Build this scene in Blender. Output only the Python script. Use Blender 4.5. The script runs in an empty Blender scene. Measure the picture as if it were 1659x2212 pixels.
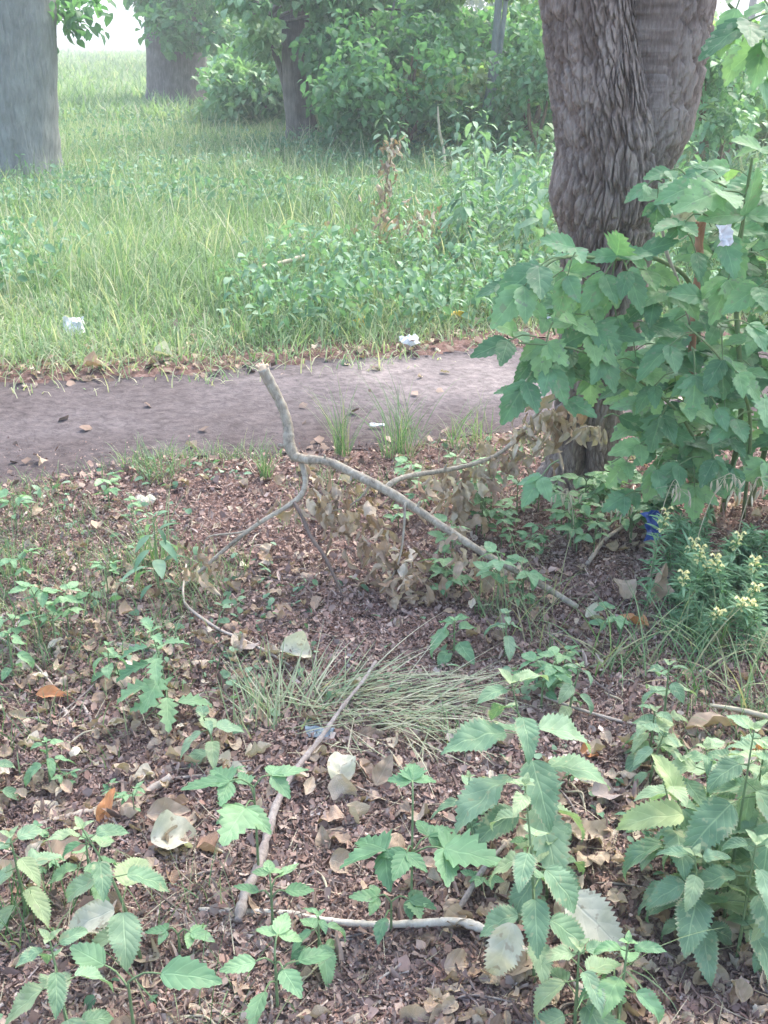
import bpy, math, random
import numpy as np
from mathutils import Vector
S = bpy.context.scene
COL = S.collection
rng = np.random.default_rng(7)
random.seed(7)
R_ = math.radians
# ---------------------------------------------------------------- camera
PITCH = 23.4; CAMH = 1.35; F = 2372.0
cam = bpy.data.cameras.new('camera'); camo = bpy.data.objects.new('camera', cam); COL.objects.link(camo)
camo.location = (0, 0, CAMH); camo.rotation_euler = (R_(90 - PITCH), 0, 0)
cam.sensor_fit = 'VERTICAL'; cam.angle = 2 * math.atan(1106 / F)
cam.clip_start = 0.05; cam.clip_end = 2000
cam.dof.use_dof = False
S.camera = camo
# ---------------------------------------------------------------- light
SUN_EL, SUN_AZ = 52.0, 35.0          # azimuth clockwise from +Y (ahead, right)
w = bpy.data.worlds.new("World"); S.world = w; w.use_nodes = True
nt = w.node_tree; bg = nt.nodes['Background']
sky = nt.nodes.new('ShaderNodeTexSky'); sky.sky_type = 'NISHITA'; sky.sun_disc = False
sky.sun_elevation = R_(SUN_EL); sky.sun_rotation = R_(SUN_AZ)
sky.air_density = 1.0; sky.dust_density = 4.0; sky.ozone_density = 1.0
nt.links.new(sky.outputs[0], bg.inputs[0]); bg.inputs[1].default_value = 0.15
sl = bpy.data.lights.new('sun', 'SUN'); sl.energy = 0.75; sl.angle = R_(28); sl.color = (1.0, 0.95, 0.88)
so = bpy.data.objects.new('sun', sl); COL.objects.link(so)
d = Vector((math.sin(R_(SUN_AZ)) * math.cos(R_(SUN_EL)), math.cos(R_(SUN_AZ)) * math.cos(R_(SUN_EL)), math.sin(R_(SUN_EL))))
so.rotation_euler = d.to_track_quat('Z', 'Y').to_euler(); so.location = (0, 0, 20)
S.view_settings.view_transform = 'Standard'; S.view_settings.look = 'None'
S.view_settings.gamma = 1.0; S.view_settings.exposure = 2.3
S.render.engine = 'CYCLES'
S.cycles.volume_bounces = 0; S.cycles.max_bounces = 8; S.cycles.transparent_max_bounces = 8

# ---------------------------------------------------------------- helpers
cp, sp = math.cos(R_(PITCH)), math.sin(R_(PITCH))
def ray(u, v):
    a, b = (u - 829.5) / F, (1106 - v) / F
    return np.array([a, cp + b * sp, -sp + b * cp])
def at(u, v, Y):
    r = ray(u, v); s = Y / r[1]
    return np.array([r[0] * s, Y, CAMH + r[2] * s])
def _hash(ix, iy, iz):
    h = (ix.astype(np.int64) * 374761393 + iy.astype(np.int64) * 668265263 + iz.astype(np.int64) * 1274126177) & 0xffffffff
    h = ((h ^ (h >> 13)) * 1103515245) & 0xffffffff
    h = (h ^ (h >> 16)) & 0xffffff
    return h / float(0xffffff)
def vn(p):
    p = np.asarray(p, float); i = np.floor(p).astype(np.int64); f = p - i; f = f * f * (3 - 2 * f)
    o = 0
    for dx in (0, 1):
        for dy in (0, 1):
            for dz in (0, 1):
                wx = f[:, 0] if dx else 1 - f[:, 0]; wy = f[:, 1] if dy else 1 - f[:, 1]; wz = f[:, 2] if dz else 1 - f[:, 2]
                o = o + _hash(i[:, 0] + dx, i[:, 1] + dy, i[:, 2] + dz) * wx * wy * wz
    return o
def n2(x, y, s, seed=0):
    x = np.atleast_1d(np.asarray(x, float)); y = np.atleast_1d(np.asarray(y, float))
    return vn(np.stack([x * s + seed * 17.3, y * s - seed * 9.1, np.full_like(x, seed * 3.7)], 1))
def flat(u, v):
    r = ray(u, v); s = -CAMH / r[2]
    return np.array([r[0] * s, r[1] * s])
# path edges in ground coordinates
_near = np.array([flat(*q) for q in ((-900, 1190), (-300, 1110), (0, 1065), (150, 1035), (300, 1003), (480, 992), (620, 985), (900, 962), (1100, 925), (1500, 900), (2200, 860))])
_far = np.array([flat(*q) for q in ((-900, 870), (-300, 830), (0, 812), (200, 806), (400, 795), (560, 778), (800, 760), (900, 750), (1100, 728), (1500, 710), (2200, 690))])
def ynear(x): return np.interp(x, _near[:, 0], _near[:, 1])
def yfar(x): return np.interp(x, _far[:, 0], _far[:, 1])
def pathmask(x, y):
    x = np.atleast_1d(x); y = np.atleast_1d(y)
    e = 0.09 * (n2(x, y, 4, 3) - .5) + 0.06 * (n2(x, y, 13, 4) - .5)
    a = np.clip((y - ynear(x) + e) / 0.12 + .3, 0, 1); b = np.clip((yfar(x) - y + e) / 0.12 + .3, 0, 1)
    return a * b
def H(x, y):
    x = np.atleast_1d(np.asarray(x, float)); y = np.atleast_1d(np.asarray(y, float))
    h = 0.05 * (n2(x, y, .45, 1) - .5) + 0.03 * (n2(x, y, 1.7, 2) - .5)
    pm = pathmask(x, y)
    h = h + (1 - pm) * 0.018 * (n2(x, y, 9, 5) - .5) - 0.03 * pm
    far = np.clip((y - 6) / 30, 0, 1)
    h = h + far * 0.25 * (n2(x, y, .12, 6) - .5)
    return h
def G(u, v, dz=0.0):
    q = flat(u, v); h = H(q[0], q[1])[0]
    r = ray(u, v)
    for _ in range(3):
        s = (h - CAMH) / r[2]; q = r[:2] * s; h = H(q[0], q[1])[0]
    return np.array([q[0], q[1], h + dz])

class MB:
    def __init__(s): s.V = []; s.Fc = []; s.UV = []; s.A = []; s.n = 0
    def add(s, V, Fc, UV=None, var=0.5):
        V = np.asarray(V, float).reshape(-1, 3); Fc = np.asarray(Fc, int)
        s.V.append(V); s.Fc.append(Fc + s.n); s.n += len(V)
        s.UV.append(np.zeros((len(V), 2)) if UV is None else UV)
        s.A.append(np.full(len(V), var, float) if np.isscalar(var) else var)
    def many(s, T, Rm, t, sc, var):
        V, Fc, UV = T; m = len(t); k = len(V)
        P = np.einsum('mij,kj->mki', Rm, V) * np.asarray(sc).reshape(-1, 1, 1) + t[:, None, :]
        FF = (Fc[None] + (np.arange(m) * k)[:, None, None]).reshape(-1, 4)
        s.add(P.reshape(-1, 3), FF, np.tile(UV, (m, 1)), np.repeat(var, k))
    def one(s, T, Rm, t, sc=1.0, var=0.5):
        s.many(T, np.asarray(Rm)[None], np.asarray(t, float)[None], np.array([sc]), np.array([var]))
    def build(s, name, mat, parent=None, origin=None, smooth=True):
        me = bpy.data.meshes.new(name)
        V = np.concatenate(s.V); Fc = np.concatenate(s.Fc); UV = np.concatenate(s.UV); A = np.concatenate(s.A)
        if origin is not None: V = V - np.asarray(origin)
        me.vertices.add(len(V)); me.vertices.foreach_set('co', V.astype(np.float32).ravel())
        me.loops.add(Fc.size); me.loops.foreach_set('vertex_index', Fc.astype(np.int32).ravel())
        me.polygons.add(len(Fc)); me.polygons.foreach_set('loop_start', np.arange(0, Fc.size, 4, dtype=np.int32))
        try: me.polygons.foreach_set('loop_total', np.full(len(Fc), 4, np.int32))
        except Exception: pass
        me.update(calc_edges=True)
        me.polygons.foreach_set('use_smooth', np.full(len(Fc), smooth))
        ul = me.uv_layers.new(name='UVMap'); ul.data.foreach_set('uv', UV[Fc.ravel()].astype(np.float32).ravel())
        at_ = me.attributes.new('var', 'FLOAT', 'POINT'); at_.data.foreach_set('value', A.astype(np.float32))
        me.materials.append(mat); me.validate(); me.update()
        o = bpy.data.objects.new(name, me); COL.objects.link(o)
        if parent is not None: o.parent = parent
        elif origin is not None: o.location = origin
        return o
def tag(o, label=None, cat=None, group=None, kind=None):
    if label: o['label'] = label
    if cat: o['category'] = cat
    if group: o['group'] = group
    if kind: o['kind'] = kind
    return o
def empty(name, loc, label, cat, group=None):
    o = bpy.data.objects.new(name, None); COL.objects.link(o); o.location = loc; o.empty_display_size = .05
    return tag(o, label, cat, group)
def dup(root, loc, rz=0, sc=1.0, label=None, group=None):
    r = root.copy(); COL.objects.link(r); r.location = loc; r.rotation_euler = (0, 0, rz); r.scale = (sc,) * 3
    if label: r['label'] = label
    if group: r['group'] = group
    for ch in list(root.children):
        c = ch.copy(); COL.objects.link(c); c.parent = r
        for g in ch.children:
            e = g.copy(); COL.objects.link(e); e.parent = c
    return r
def nrm(a): a = np.asarray(a, float); return a / (np.linalg.norm(a) + 1e-12)
def frame(dr, up=(0, 0, 1)):
    x = nrm(dr); y = np.cross(up, x)
    if np.linalg.norm(y) < 1e-3: y = np.cross((0, 1, 0), x)
    y = nrm(y); z = np.cross(x, y); return np.stack([x, y, z], 1)
def rframes(m, tilt=0.35, down=0.0):
    a = rng.uniform(0, 2 * np.pi, m); e = rng.normal(down, tilt, m); r = rng.normal(0, tilt, m)
    ca, sa, ce, se, cr, sr = np.cos(a), np.sin(a), np.cos(e), np.sin(e), np.cos(r), np.sin(r)
    x = np.stack([ca * ce, sa * ce, se], 1); y0 = np.stack([-sa, ca, 0 * a], 1); z0 = np.cross(x, y0)
    y = y0 * cr[:, None] + z0 * sr[:, None]; z = np.cross(x, y)
    return np.stack([x, y, z], 2)
def leafT(w=.3, a=.5, b=.9, teeth=0, tooth=.12, fold=.25, droop=.5, rows=10, cols=2, wave=.0, curl=0.0, seed=0, lobes=0, lobe=0.0, cup=0.0, sidebend=0.0):
    r = np.random.default_rng(seed)
    if teeth: rows = teeth * 2
    u = np.linspace(0, 1, rows + 1)
    um = a / (a + b); mx = um ** a * (1 - um) ** b
    uu = np.clip(u, .006, .997); hw = w * (uu ** a * (1 - uu) ** b) / mx
    if lobes: hw = hw * (1 + lobe * np.sin(u * lobes * 2 * np.pi - .5))
    th = droop * u + curl * u * u; du = 1.0 / rows
    cx = np.concatenate([[0], np.cumsum(np.cos((th[1:] + th[:-1]) / 2)) * du]); cz = -np.concatenate([[0], np.cumsum(np.sin((th[1:] + th[:-1]) / 2)) * du])
    V = []; UV = []
    ph = r.uniform(0, 6.28, 4)
    for i in range(rows + 1):
        for j in range(-cols, cols + 1):
            v = j / cols; edge = abs(j) == cols
            k = 1.0; sx = 0
            if teeth and edge and 0 < i < rows:
                if i % 2: k = 1 + tooth; sx = du * .6
                else: k = 1 - tooth * .6
            y = v * hw[i] * k
            x = cx[i] + sx * math.cos(th[i]) - abs(v) * du * .0
            zz = abs(y) * math.sin(fold) + cup * (y * y) / max(w, 1e-3)
            zz += wave * hw[i] * math.sin(u[i] * 9 + ph[0] + v * 1.5) * abs(v) + wave * .5 * hw[i] * math.sin(u[i] * 17 + ph[1 if v > 0 else 2])
            nx, nz = math.sin(th[i]), math.cos(th[i])
            V.append((x + nx * zz, y * math.cos(fold) + sidebend * u[i] ** 2, cz[i] + nz * zz)); UV.append((u[i], v * .5 + .5))
    n = 2 * cols + 1; Fc = [(i * n + j, (i + 1) * n + j, (i + 1) * n + j + 1, i * n + j + 1) for i in range(rows) for j in range(n - 1)]
    return np.array(V), np.array(Fc), np.array(UV)
def spline(P, n=6):
    P = np.asarray(P, float)
    if len(P) < 3: n = max(n, 2)
    Q = np.vstack([2 * P[0] - P[1], P, 2 * P[-1] - P[-2]]); out = []
    for i in range(1, len(Q) - 2):
        for k in range(n):
            t = k / n; p0, p1, p2, p3 = Q[i - 1], Q[i], Q[i + 1], Q[i + 2]
            out.append(.5 * ((2 * p1) + (-p0 + p2) * t + (2 * p0 - 5 * p1 + 4 * p2 - p3) * t * t + (-p0 + 3 * p1 - 3 * p2 + p3) * t ** 3))
    out.append(Q[-2]); return np.array(out)
def tube(mb, P, r, sides=8, n=5, knob=.0, var=.5, cap=True):
    P = np.asarray(P, float); r = np.atleast_1d(r).astype(float)
    if len(r) == 1: r = np.repeat(r, len(P))
    if len(r) == 2: r = np.linspace(r[0], r[1], len(P))
    X = spline(np.hstack([P, r[:, None]]), n); C = X[:, :3]; rr = np.maximum(X[:, 3], 1e-4)
    if knob: rr = rr * (1 + knob * (rng.random(len(rr)) - .5))
    T = np.gradient(C, axis=0); T /= np.linalg.norm(T, axis=1)[:, None] + 1e-9
    up = np.array([0, 0, 1.]) if abs(T[0, 2]) < .9 else np.array([1., 0, 0])
    nx = nrm(np.cross(up, T[0])); V = []; UV = []
    if cap:
        C = np.vstack([C[0], C, C[-1]]); T = np.vstack([T[0], T, T[-1]]); rr = np.concatenate([[rr[0] * .05], rr, [rr[-1] * .05]])
    L = 0
    ang = np.linspace(0, 2 * np.pi, sides, endpoint=False)
    for i in range(len(C)):
        nx = nrm(nx - T[i] * np.dot(nx, T[i])); ny = np.cross(T[i], nx)
        if i: L += np.linalg.norm(C[i] - C[i - 1])
        V.append(C[i] + rr[i] * (np.cos(ang)[:, None] * nx + np.sin(ang)[:, None] * ny)); UV.append(np.stack([np.full(sides, L), ang / 6.283], 1))
    V = np.concatenate(V); UV = np.concatenate(UV); Fc = []
    for i in range(len(C) - 1):
        for j in range(sides): Fc.append((i * sides + j, i * sides + (j + 1) % sides, (i + 1) * sides + (j + 1) % sides, (i + 1) * sides + j))
    mb.add(V, np.array(Fc), UV, var)
def blades(mb, base, az, h, th0, bend, wd, seg=4, var=None, twist=0):
    N = len(base); t = np.linspace(0, 1, seg + 1)
    th = th0[:, None] + bend[:, None] * t[None] ** 1.3
    dl = (h / seg)[:, None]; tm = (th[:, 1:] + th[:, :-1]) / 2
    hx = np.concatenate([np.zeros((N, 1)), np.cumsum(np.sin(tm) * dl, 1)], 1); hz = np.concatenate([np.zeros((N, 1)), np.cumsum(np.cos(tm) * dl, 1)], 1)
    hz = np.maximum(hz, .002)
    dx, dy = np.cos(az)[:, None], np.sin(az)[:, None]
    C = np.stack([base[:, 0:1] + hx * dx, base[:, 1:2] + hx * dy, base[:, 2:3] + hz], 2)
    ww = (wd[:, None] * (1 - t[None] ** 2 * .93) * .5)
    a2 = az + np.pi / 2 + (rng.uniform(-.9, .9, N))
    side = np.stack([np.cos(a2), np.sin(a2), 0 * a2], 1)[:, None, :] * ww[:, :, None]
    V = np.stack([C - side, C + side], 2).reshape(-1, 3)
    k = 2 * (seg + 1); f = np.array([(2 * i, 2 * i + 1, 2 * i + 3, 2 * i + 2) for i in range(seg)])
    FF = (f[None] + (np.arange(N) * k)[:, None, None]).reshape(-1, 4)
    UV = np.tile(np.stack([np.repeat(t, 2), np.tile([0., 1.], seg + 1)], 1), (N, 1))
    if var is None: var = rng.random(N)
    mb.add(V, FF, UV, np.repeat(var, k))
# ---------------------------------------------------------------- materials
def newmat(name):
    m = bpy.data.materials.new(name); m.use_nodes = True; t = m.node_tree; t.nodes.clear()
    return m, t, (lambda k, **kw: _nd(t, k, **kw)), t.links.new
def _nd(t, k, **kw):
    n = t.nodes.new(k)
    for a, b in kw.items(): setattr(n, a, b)
    return n
def ramp(N, L, src, cols, interp='LINEAR'):
    r = N('ShaderNodeValToRGB'); r.color_ramp.interpolation = interp; e = r.color_ramp.elements
    k = len(cols)
    for i in range(k - 2): e.new(.5)
    for i, c in enumerate(cols):
        p, col = (c[0], c[1]) if isinstance(c[0], (int, float)) and not isinstance(c[1], (int, float)) else (i / (k - 1), c)
        e[i].position = p; e[i].color = (*col, 1)
    if src is not None: L(src, r.inputs[0])
    return r.outputs[0]
def leafmat(name, cols, trans=.3, veins=0.0, rough=.55, edge=None, obj_random=False, vein_light=.25, spots=None, nside=15):
    m, t, N, L = newmat(name)
    if obj_random: src = N('ShaderNodeObjectInfo').outputs['Random']
    else: src = N('ShaderNodeAttribute', attribute_name='var').outputs['Fac']
    c = ramp(N, L, src, cols)
    tc = N('ShaderNodeTexCoord')
    nz = N('ShaderNodeTexNoise'); nz.inputs['Scale'].default_value = 35; nz.inputs['Detail'].default_value = 4; L(tc.outputs['Object'], nz.inputs['Vector'])
    mx = N('ShaderNodeMix', data_type='RGBA', blend_type='MULTIPLY'); mx.inputs['Factor'].default_value = 1
    L(c, mx.inputs['A']); L(ramp(N, L, nz.outputs['Fac'], [(.3, (.78, .8, .75)), (.7, (1.15, 1.12, 1.1))]), mx.inputs['B']); c = mx.outputs['Result']
    bump_h = nz.outputs['Fac']; bs = .12
    if veins:
        sx = N('ShaderNodeSeparateXYZ'); uv = N('ShaderNodeUVMap', uv_map='UVMap'); L(uv.outputs[0], sx.inputs[0])
        def M(op, a, b=None, clamp=False):
            n = N('ShaderNodeMath', operation=op); n.use_clamp = clamp
            for i, q in enumerate((a, b)):
                if q is None: continue
                if isinstance(q, (int, float)): n.inputs[i].default_value = q
                else: L(q, n.inputs[i])
            return n.outputs[0]
        av = M('ABSOLUTE', M('SUBTRACT', sx.outputs[1], .5))
        ph = M('SUBTRACT', sx.outputs[0], M('MULTIPLY', av, .55))
        s = M('ABSOLUTE', M('SINE', M('MULTIPLY', ph, float(nside))))
        side = M('SUBTRACT', 1, M('MULTIPLY', s, 5.0), True)      # 1 on side veins
        mid = M('SUBTRACT', 1, M('MULTIPLY', av, 26), True)
        vv = M('MAXIMUM', M('MULTIPLY', side, .6), mid)
        m2 = N('ShaderNodeMix', data_type='RGBA', blend_type='MIX'); L(M('MULTIPLY', vv, vein_light), m2.inputs['Factor'])
        L(c, m2.inputs['A']); m2.inputs['B'].default_value = (*[min(1, q * 2.2 + .03) for q in (cols[-1][1] if not isinstance(cols[-1][1], (int, float)) else cols[-1])], 1); c = m2.outputs['Result']
        bump_h = M('ADD', M('MULTIPLY', s, .5), M('MULTIPLY', nz.outputs['Fac'], .5)); bump_h = M('SUBTRACT', bump_h, mid); bs = .35 * veins
        if edge:
            em = M('MULTIPLY', M('SUBTRACT', av, .40, True), 10.0, True)
            n3 = N('ShaderNodeTexNoise'); n3.inputs['Scale'].default_value = 22; L(tc.outputs['Object'], n3.inputs['Vector'])
            em = M('MULTIPLY', em, M('MULTIPLY', M('SUBTRACT', n3.outputs['Fac'], .48, True), 6, True))
            m3 = N('ShaderNodeMix', data_type='RGBA'); L(em, m3.inputs['Factor']); L(c, m3.inputs['A']); m3.inputs['B'].default_value = (*edge, 1); c = m3.outputs['Result']
    if spots:
        n4 = N('ShaderNodeTexNoise'); n4.inputs['Scale'].default_value = 60; n4.inputs['Detail'].default_value = 2; L(tc.outputs['Object'], n4.inputs['Vector'])
        m4 = N('ShaderNodeMix', data_type='RGBA'); L(ramp(N, L, n4.outputs['Fac'], [(.62, (0, 0, 0)), (.68, (1, 1, 1))]), m4.inputs['Factor']); L(c, m4.inputs['A']); m4.inputs['B'].default_value = (*spots, 1); c = m4.outputs['Result']
    bp = N('ShaderNodeBump'); bp.inputs['Strength'].default_value = bs; bp.inputs['Distance'].default_value = .004; L(bump_h, bp.inputs['Height'])
    p = N('ShaderNodeBsdfPrincipled'); p.inputs['Roughness'].default_value = rough; p.inputs['Specular IOR Level'].default_value = .35
    L(c, p.inputs['Base Color']); L(bp.outputs[0], p.inputs['Normal'])
    o = N('ShaderNodeOutputMaterial')
    if trans:
        tr = N('ShaderNodeBsdfTranslucent'); g = N('ShaderNodeMix', data_type='RGBA', blend_type='MULTIPLY'); g.inputs['Factor'].default_value = 1
        L(c, g.inputs['A']); g.inputs['B'].default_value = (1.3, 1.45, .8, 1); L(g.outputs['Result'], tr.inputs['Color'])
        ms = N('ShaderNodeMixShader'); ms.inputs[0].default_value = trans; L(p.outputs[0], ms.inputs[1]); L(tr.outputs[0], ms.inputs[2]); L(ms.outputs[0], o.inputs[0])
    else: L(p.outputs[0], o.inputs[0])
    return m
def barkmat(name, cols, sc=(60, 60, 12), bump=.5, dist=.004, rough=.85, detail=8):
    m, t, N, L = newmat(name); tc = N('ShaderNodeTexCoord'); mp = N('ShaderNodeMapping'); mp.inputs['Scale'].default_value = sc
    L(tc.outputs['Object'], mp.inputs[0])
    nz = N('ShaderNodeTexNoise'); nz.inputs['Scale'].default_value = 1; nz.inputs['Detail'].default_value = detail; nz.inputs['Roughness'].default_value = .65; nz.inputs['Distortion'].default_value = .6; L(mp.outputs[0], nz.inputs['Vector'])
    n2_ = N('ShaderNodeTexNoise'); n2_.inputs['Scale'].default_value = 7; n2_.inputs['Detail'].default_value = 3; L(tc.outputs['Object'], n2_.inputs['Vector'])
    ad = N('ShaderNodeMath', operation='MULTIPLY_ADD'); L(nz.outputs['Fac'], ad.inputs[0]); ad.inputs[1].default_value = .65; mu = N('ShaderNodeMath', operation='MULTIPLY'); L(n2_.outputs['Fac'], mu.inputs[0]); mu.inputs[1].default_value = .35; L(mu.outputs[0], ad.inputs[2])
    c = ramp(N, L, ad.outputs[0], [(.32 + .36 * i / (len(cols) - 1), q) for i, q in enumerate(cols)])
    bp = N('ShaderNodeBump'); bp.inputs['Strength'].default_value = bump; bp.inputs['Distance'].default_value = dist; L(nz.outputs['Fac'], bp.inputs['Height'])
    p = N('ShaderNodeBsdfPrincipled'); p.inputs['Roughness'].default_value = rough; p.inputs['Specular IOR Level'].default_value = .25
    L(c, p.inputs['Base Color']); L(bp.outputs[0], p.inputs['Normal']); o = N('ShaderNodeOutputMaterial'); L(p.outputs[0], o.inputs[0]); return m
def trunkmat(name, cols):
    m, t, N, L = newmat(name); tc = N('ShaderNodeTexCoord'); mp = N('ShaderNodeMapping'); mp.inputs['Scale'].default_value = (150, 150, 34); L(tc.outputs['Object'], mp.inputs[0])
    nz = N('ShaderNodeTexNoise'); nz.inputs['Scale'].default_value = 1; nz.inputs['Detail'].default_value = 8; nz.inputs['Roughness'].default_value = .7; L(mp.outputs[0], nz.inputs['Vector'])
    n2_ = N('ShaderNodeTexNoise'); n2_.inputs['Scale'].default_value = 5; n2_.inputs['Detail'].default_value = 4; L(tc.outputs['Object'], n2_.inputs['Vector'])
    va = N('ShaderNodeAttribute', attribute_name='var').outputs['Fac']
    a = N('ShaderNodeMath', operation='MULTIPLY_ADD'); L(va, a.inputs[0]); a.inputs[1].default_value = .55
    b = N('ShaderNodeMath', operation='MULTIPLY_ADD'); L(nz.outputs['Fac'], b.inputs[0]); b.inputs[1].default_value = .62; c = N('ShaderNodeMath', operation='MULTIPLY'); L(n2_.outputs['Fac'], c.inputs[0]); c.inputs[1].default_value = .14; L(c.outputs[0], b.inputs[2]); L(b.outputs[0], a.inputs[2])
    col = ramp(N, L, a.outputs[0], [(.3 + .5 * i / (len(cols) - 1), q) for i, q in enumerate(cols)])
    bp = N('ShaderNodeBump'); bp.inputs['Strength'].default_value = 1; bp.inputs['Distance'].default_value = .012; L(nz.outputs['Fac'], bp.inputs['Height'])
    p = N('ShaderNodeBsdfPrincipled'); p.inputs['Roughness'].default_value = .95; p.inputs['Specular IOR Level'].default_value = .15
    L(col, p.inputs['Base Color']); L(bp.outputs[0], p.inputs['Normal']); o = N('ShaderNodeOutputMaterial'); L(p.outputs[0], o.inputs[0]); return m
def paint(name, col, rough=.6):
    m, t, N, L = newmat(name); tc = N('ShaderNodeTexCoord'); nz = N('ShaderNodeTexNoise'); nz.inputs['Scale'].default_value = 60; L(tc.outputs['Object'], nz.inputs['Vector'])
    c = ramp(N, L, nz.outputs['Fac'], [(.3, tuple(q * .8 for q in col)), (.7, col)])
    p = N('ShaderNodeBsdfPrincipled'); p.inputs['Roughness'].default_value = rough; L(c, p.inputs['Base Color'])
    bp = N('ShaderNodeBump'); bp.inputs['Strength'].default_value = .2; bp.inputs['Distance'].default_value = .003; L(nz.outputs['Fac'], bp.inputs['Height']); L(bp.outputs[0], p.inputs['Normal'])
    o = N('ShaderNodeOutputMaterial'); L(p.outputs[0], o.inputs[0]); return m

M_nettle = leafmat('nettle_leaf', [(.13, .23, .14), (.19, .32, .20), (.25, .38, .25), (.33, .42, .24)], .28, 1.0, .6, edge=(.42, .40, .27), nside=22, spots=(.30, .36, .22))
M_maple = leafmat('box_elder_leaf', [(.10, .21, .12), (.15, .30, .175), (.20, .37, .22), (.27, .44, .22)], .35, .8, .5, vein_light=.16, spots=(.22, .30, .2))
M_sap = leafmat('sapling_leaf', [(.11, .24, .12), (.16, .31, .17), (.22, .38, .21), (.28, .44, .24)], .3, .9, .5, vein_light=.2)
M_yel = leafmat('pale_leaf', [(.33, .42, .20), (.40, .48, .25)], .3, .9, .6)
M_cream = leafmat('cream_leaf', [(.50, .50, .40), (.62, .60, .50)], .2, .9, .6, vein_light=.1, spots=(.38, .34, .26))
M_grass = leafmat('grass_blade', [(.08, .17, .07), (.13, .24, .11), (.19, .30, .16), (.30, .34, .20), (.40, .36, .24)], .3, 0, .6)
M_lawn = leafmat('lawn_blade', [(.10, .17, .08), (.16, .26, .13), (.22, .34, .18), (.32, .41, .26), (.46, .46, .34)], .35, 0, .65)
M_clump = leafmat('pale_grass', [(.13, .22, .12), (.22, .31, .18), (.33, .39, .26), (.46, .47, .35), (.55, .54, .42)], .3, 0, .6)
M_straw = leafmat('straw', [(.42, .38, .28), (.55, .5, .38), (.35, .30, .22)], .15, 0, .7)
M_weed = leafmat('weed_leaf', [(.08, .17, .10), (.14, .27, .165), (.21, .35, .23), (.27, .40, .27)], .3, 0, .6)
M_feather = leafmat('narrow_leaf', [(.12, .25, .14), (.19, .35, .20), (.26, .42, .27)], .3, 0, .6)
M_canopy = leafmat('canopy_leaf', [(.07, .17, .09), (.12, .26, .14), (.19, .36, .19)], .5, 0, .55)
M_canopy_lit = leafmat('sunlit_tone_leaf', [(.14, .26, .10), (.26, .38, .18), (.48, .54, .36)], .5, 0, .5)  # paler leaf colour stands in for sunlight on the far foliage
M_dry = leafmat('dry_leaf', [(.36, .27, .21), (.46, .38, .30), (.27, .19, .14), (.55, .46, .36), (.40, .25, .18), (.50, .44, .34)], .1, .9, .65, obj_random=True, vein_light=.12)
M_dryv = leafmat('withered_leaf', [(.20, .14, .10), (.36, .27, .19), (.50, .41, .32), (.34, .23, .16), (.66, .59, .49)], .15, .8, .7, vein_light=.1)
M_orange = leafmat('orange_leaf', [(.50, .22, .10), (.55, .28, .14)], .15, .8, .6)
M_yellow = leafmat('yellow_leaf', [(.62, .45, .08), (.66, .50, .12)], .2, .6, .6)
M_flower = leafmat('yellow_petal', [(.75, .68, .30), (.80, .76, .48), (.74, .55, .20)], .3, 0, .5)
M_litter = leafmat('litter_flake', [(.15, .10, .085), (.25, .165, .14), (.34, .25, .22), (.22, .14, .12), (.43, .34, .30), (.31, .185, .15), (.60, .51, .46)], 0, 0, .8)
M_crumb = leafmat('far_litter', [(.10, .07, .055), (.20, .14, .11), (.36, .29, .24)], 0, 0, .8)
M_stem = barkmat('green_stem', [(.13, .20, .09), (.20, .28, .14)], (80, 80, 20), .2)
M_redstem = barkmat('brown_stem', [(.17, .12, .08), (.25, .19, .13)], (80, 80, 20), .3)
M_branch = barkmat('branch_bark', [(.13, .11, .08), (.28, .245, .19), (.40, .36, .285), (.54, .50, .42)], (75, 75, 45), .9, .003)
M_twig = barkmat('twig_bark', [(.30, .25, .20), (.42, .36, .30), (.52, .46, .40)], (110, 110, 60), .5, .002)
M_creambark = barkmat('cream_bark', [(.36, .32, .26), (.52, .47, .40), (.64, .60, .53)], (110, 110, 60), .5, .002)
M_darktwig = barkmat('dark_twig_bark', [(.12, .09, .075), (.20, .155, .13)], (110, 110, 60), .5, .002)
M_greybark = barkmat('grey_branch_bark', [(.15, .125, .11), (.28, .24, .215), (.42, .39, .35)], (70, 70, 70), .8, .003)
M_cut = barkmat('cut_wood', [(.62, .42, .26), (.74, .62, .46)], (60, 60, 60), .4)
M_bark = trunkmat('trunk_bark', [(.09, .066, .052), (.17, .132, .108), (.26, .21, .178), (.40, .34, .295)])
M_bark3 = barkmat('grey_bark', [(.15, .165, .15), (.22, .24, .22), (.30, .32, .295)], (26, 26, 6), 1, .03)
M_bark2 = barkmat('far_bark', [(.09, .085, .07), (.16, .15, .13), (.26, .25, .215)], (30, 30, 5), .8, .02)
M_barkpale = barkmat('pale_bark_patch', [(.26, .22, .19), (.36, .31, .28)], (50, 50, 20), .5, .004)
M_paper = paint('white_paper', (.74, .75, .76)); M_blue = paint('blue_plastic', (.018, .055, .20), .4); M_redwood = barkmat('torn_wood', [(.36, .18, .12), (.50, .30, .21)], (60, 60, 15), .6)
M_foil = paint('grey_film', (.36, .42, .46), .3)

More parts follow.
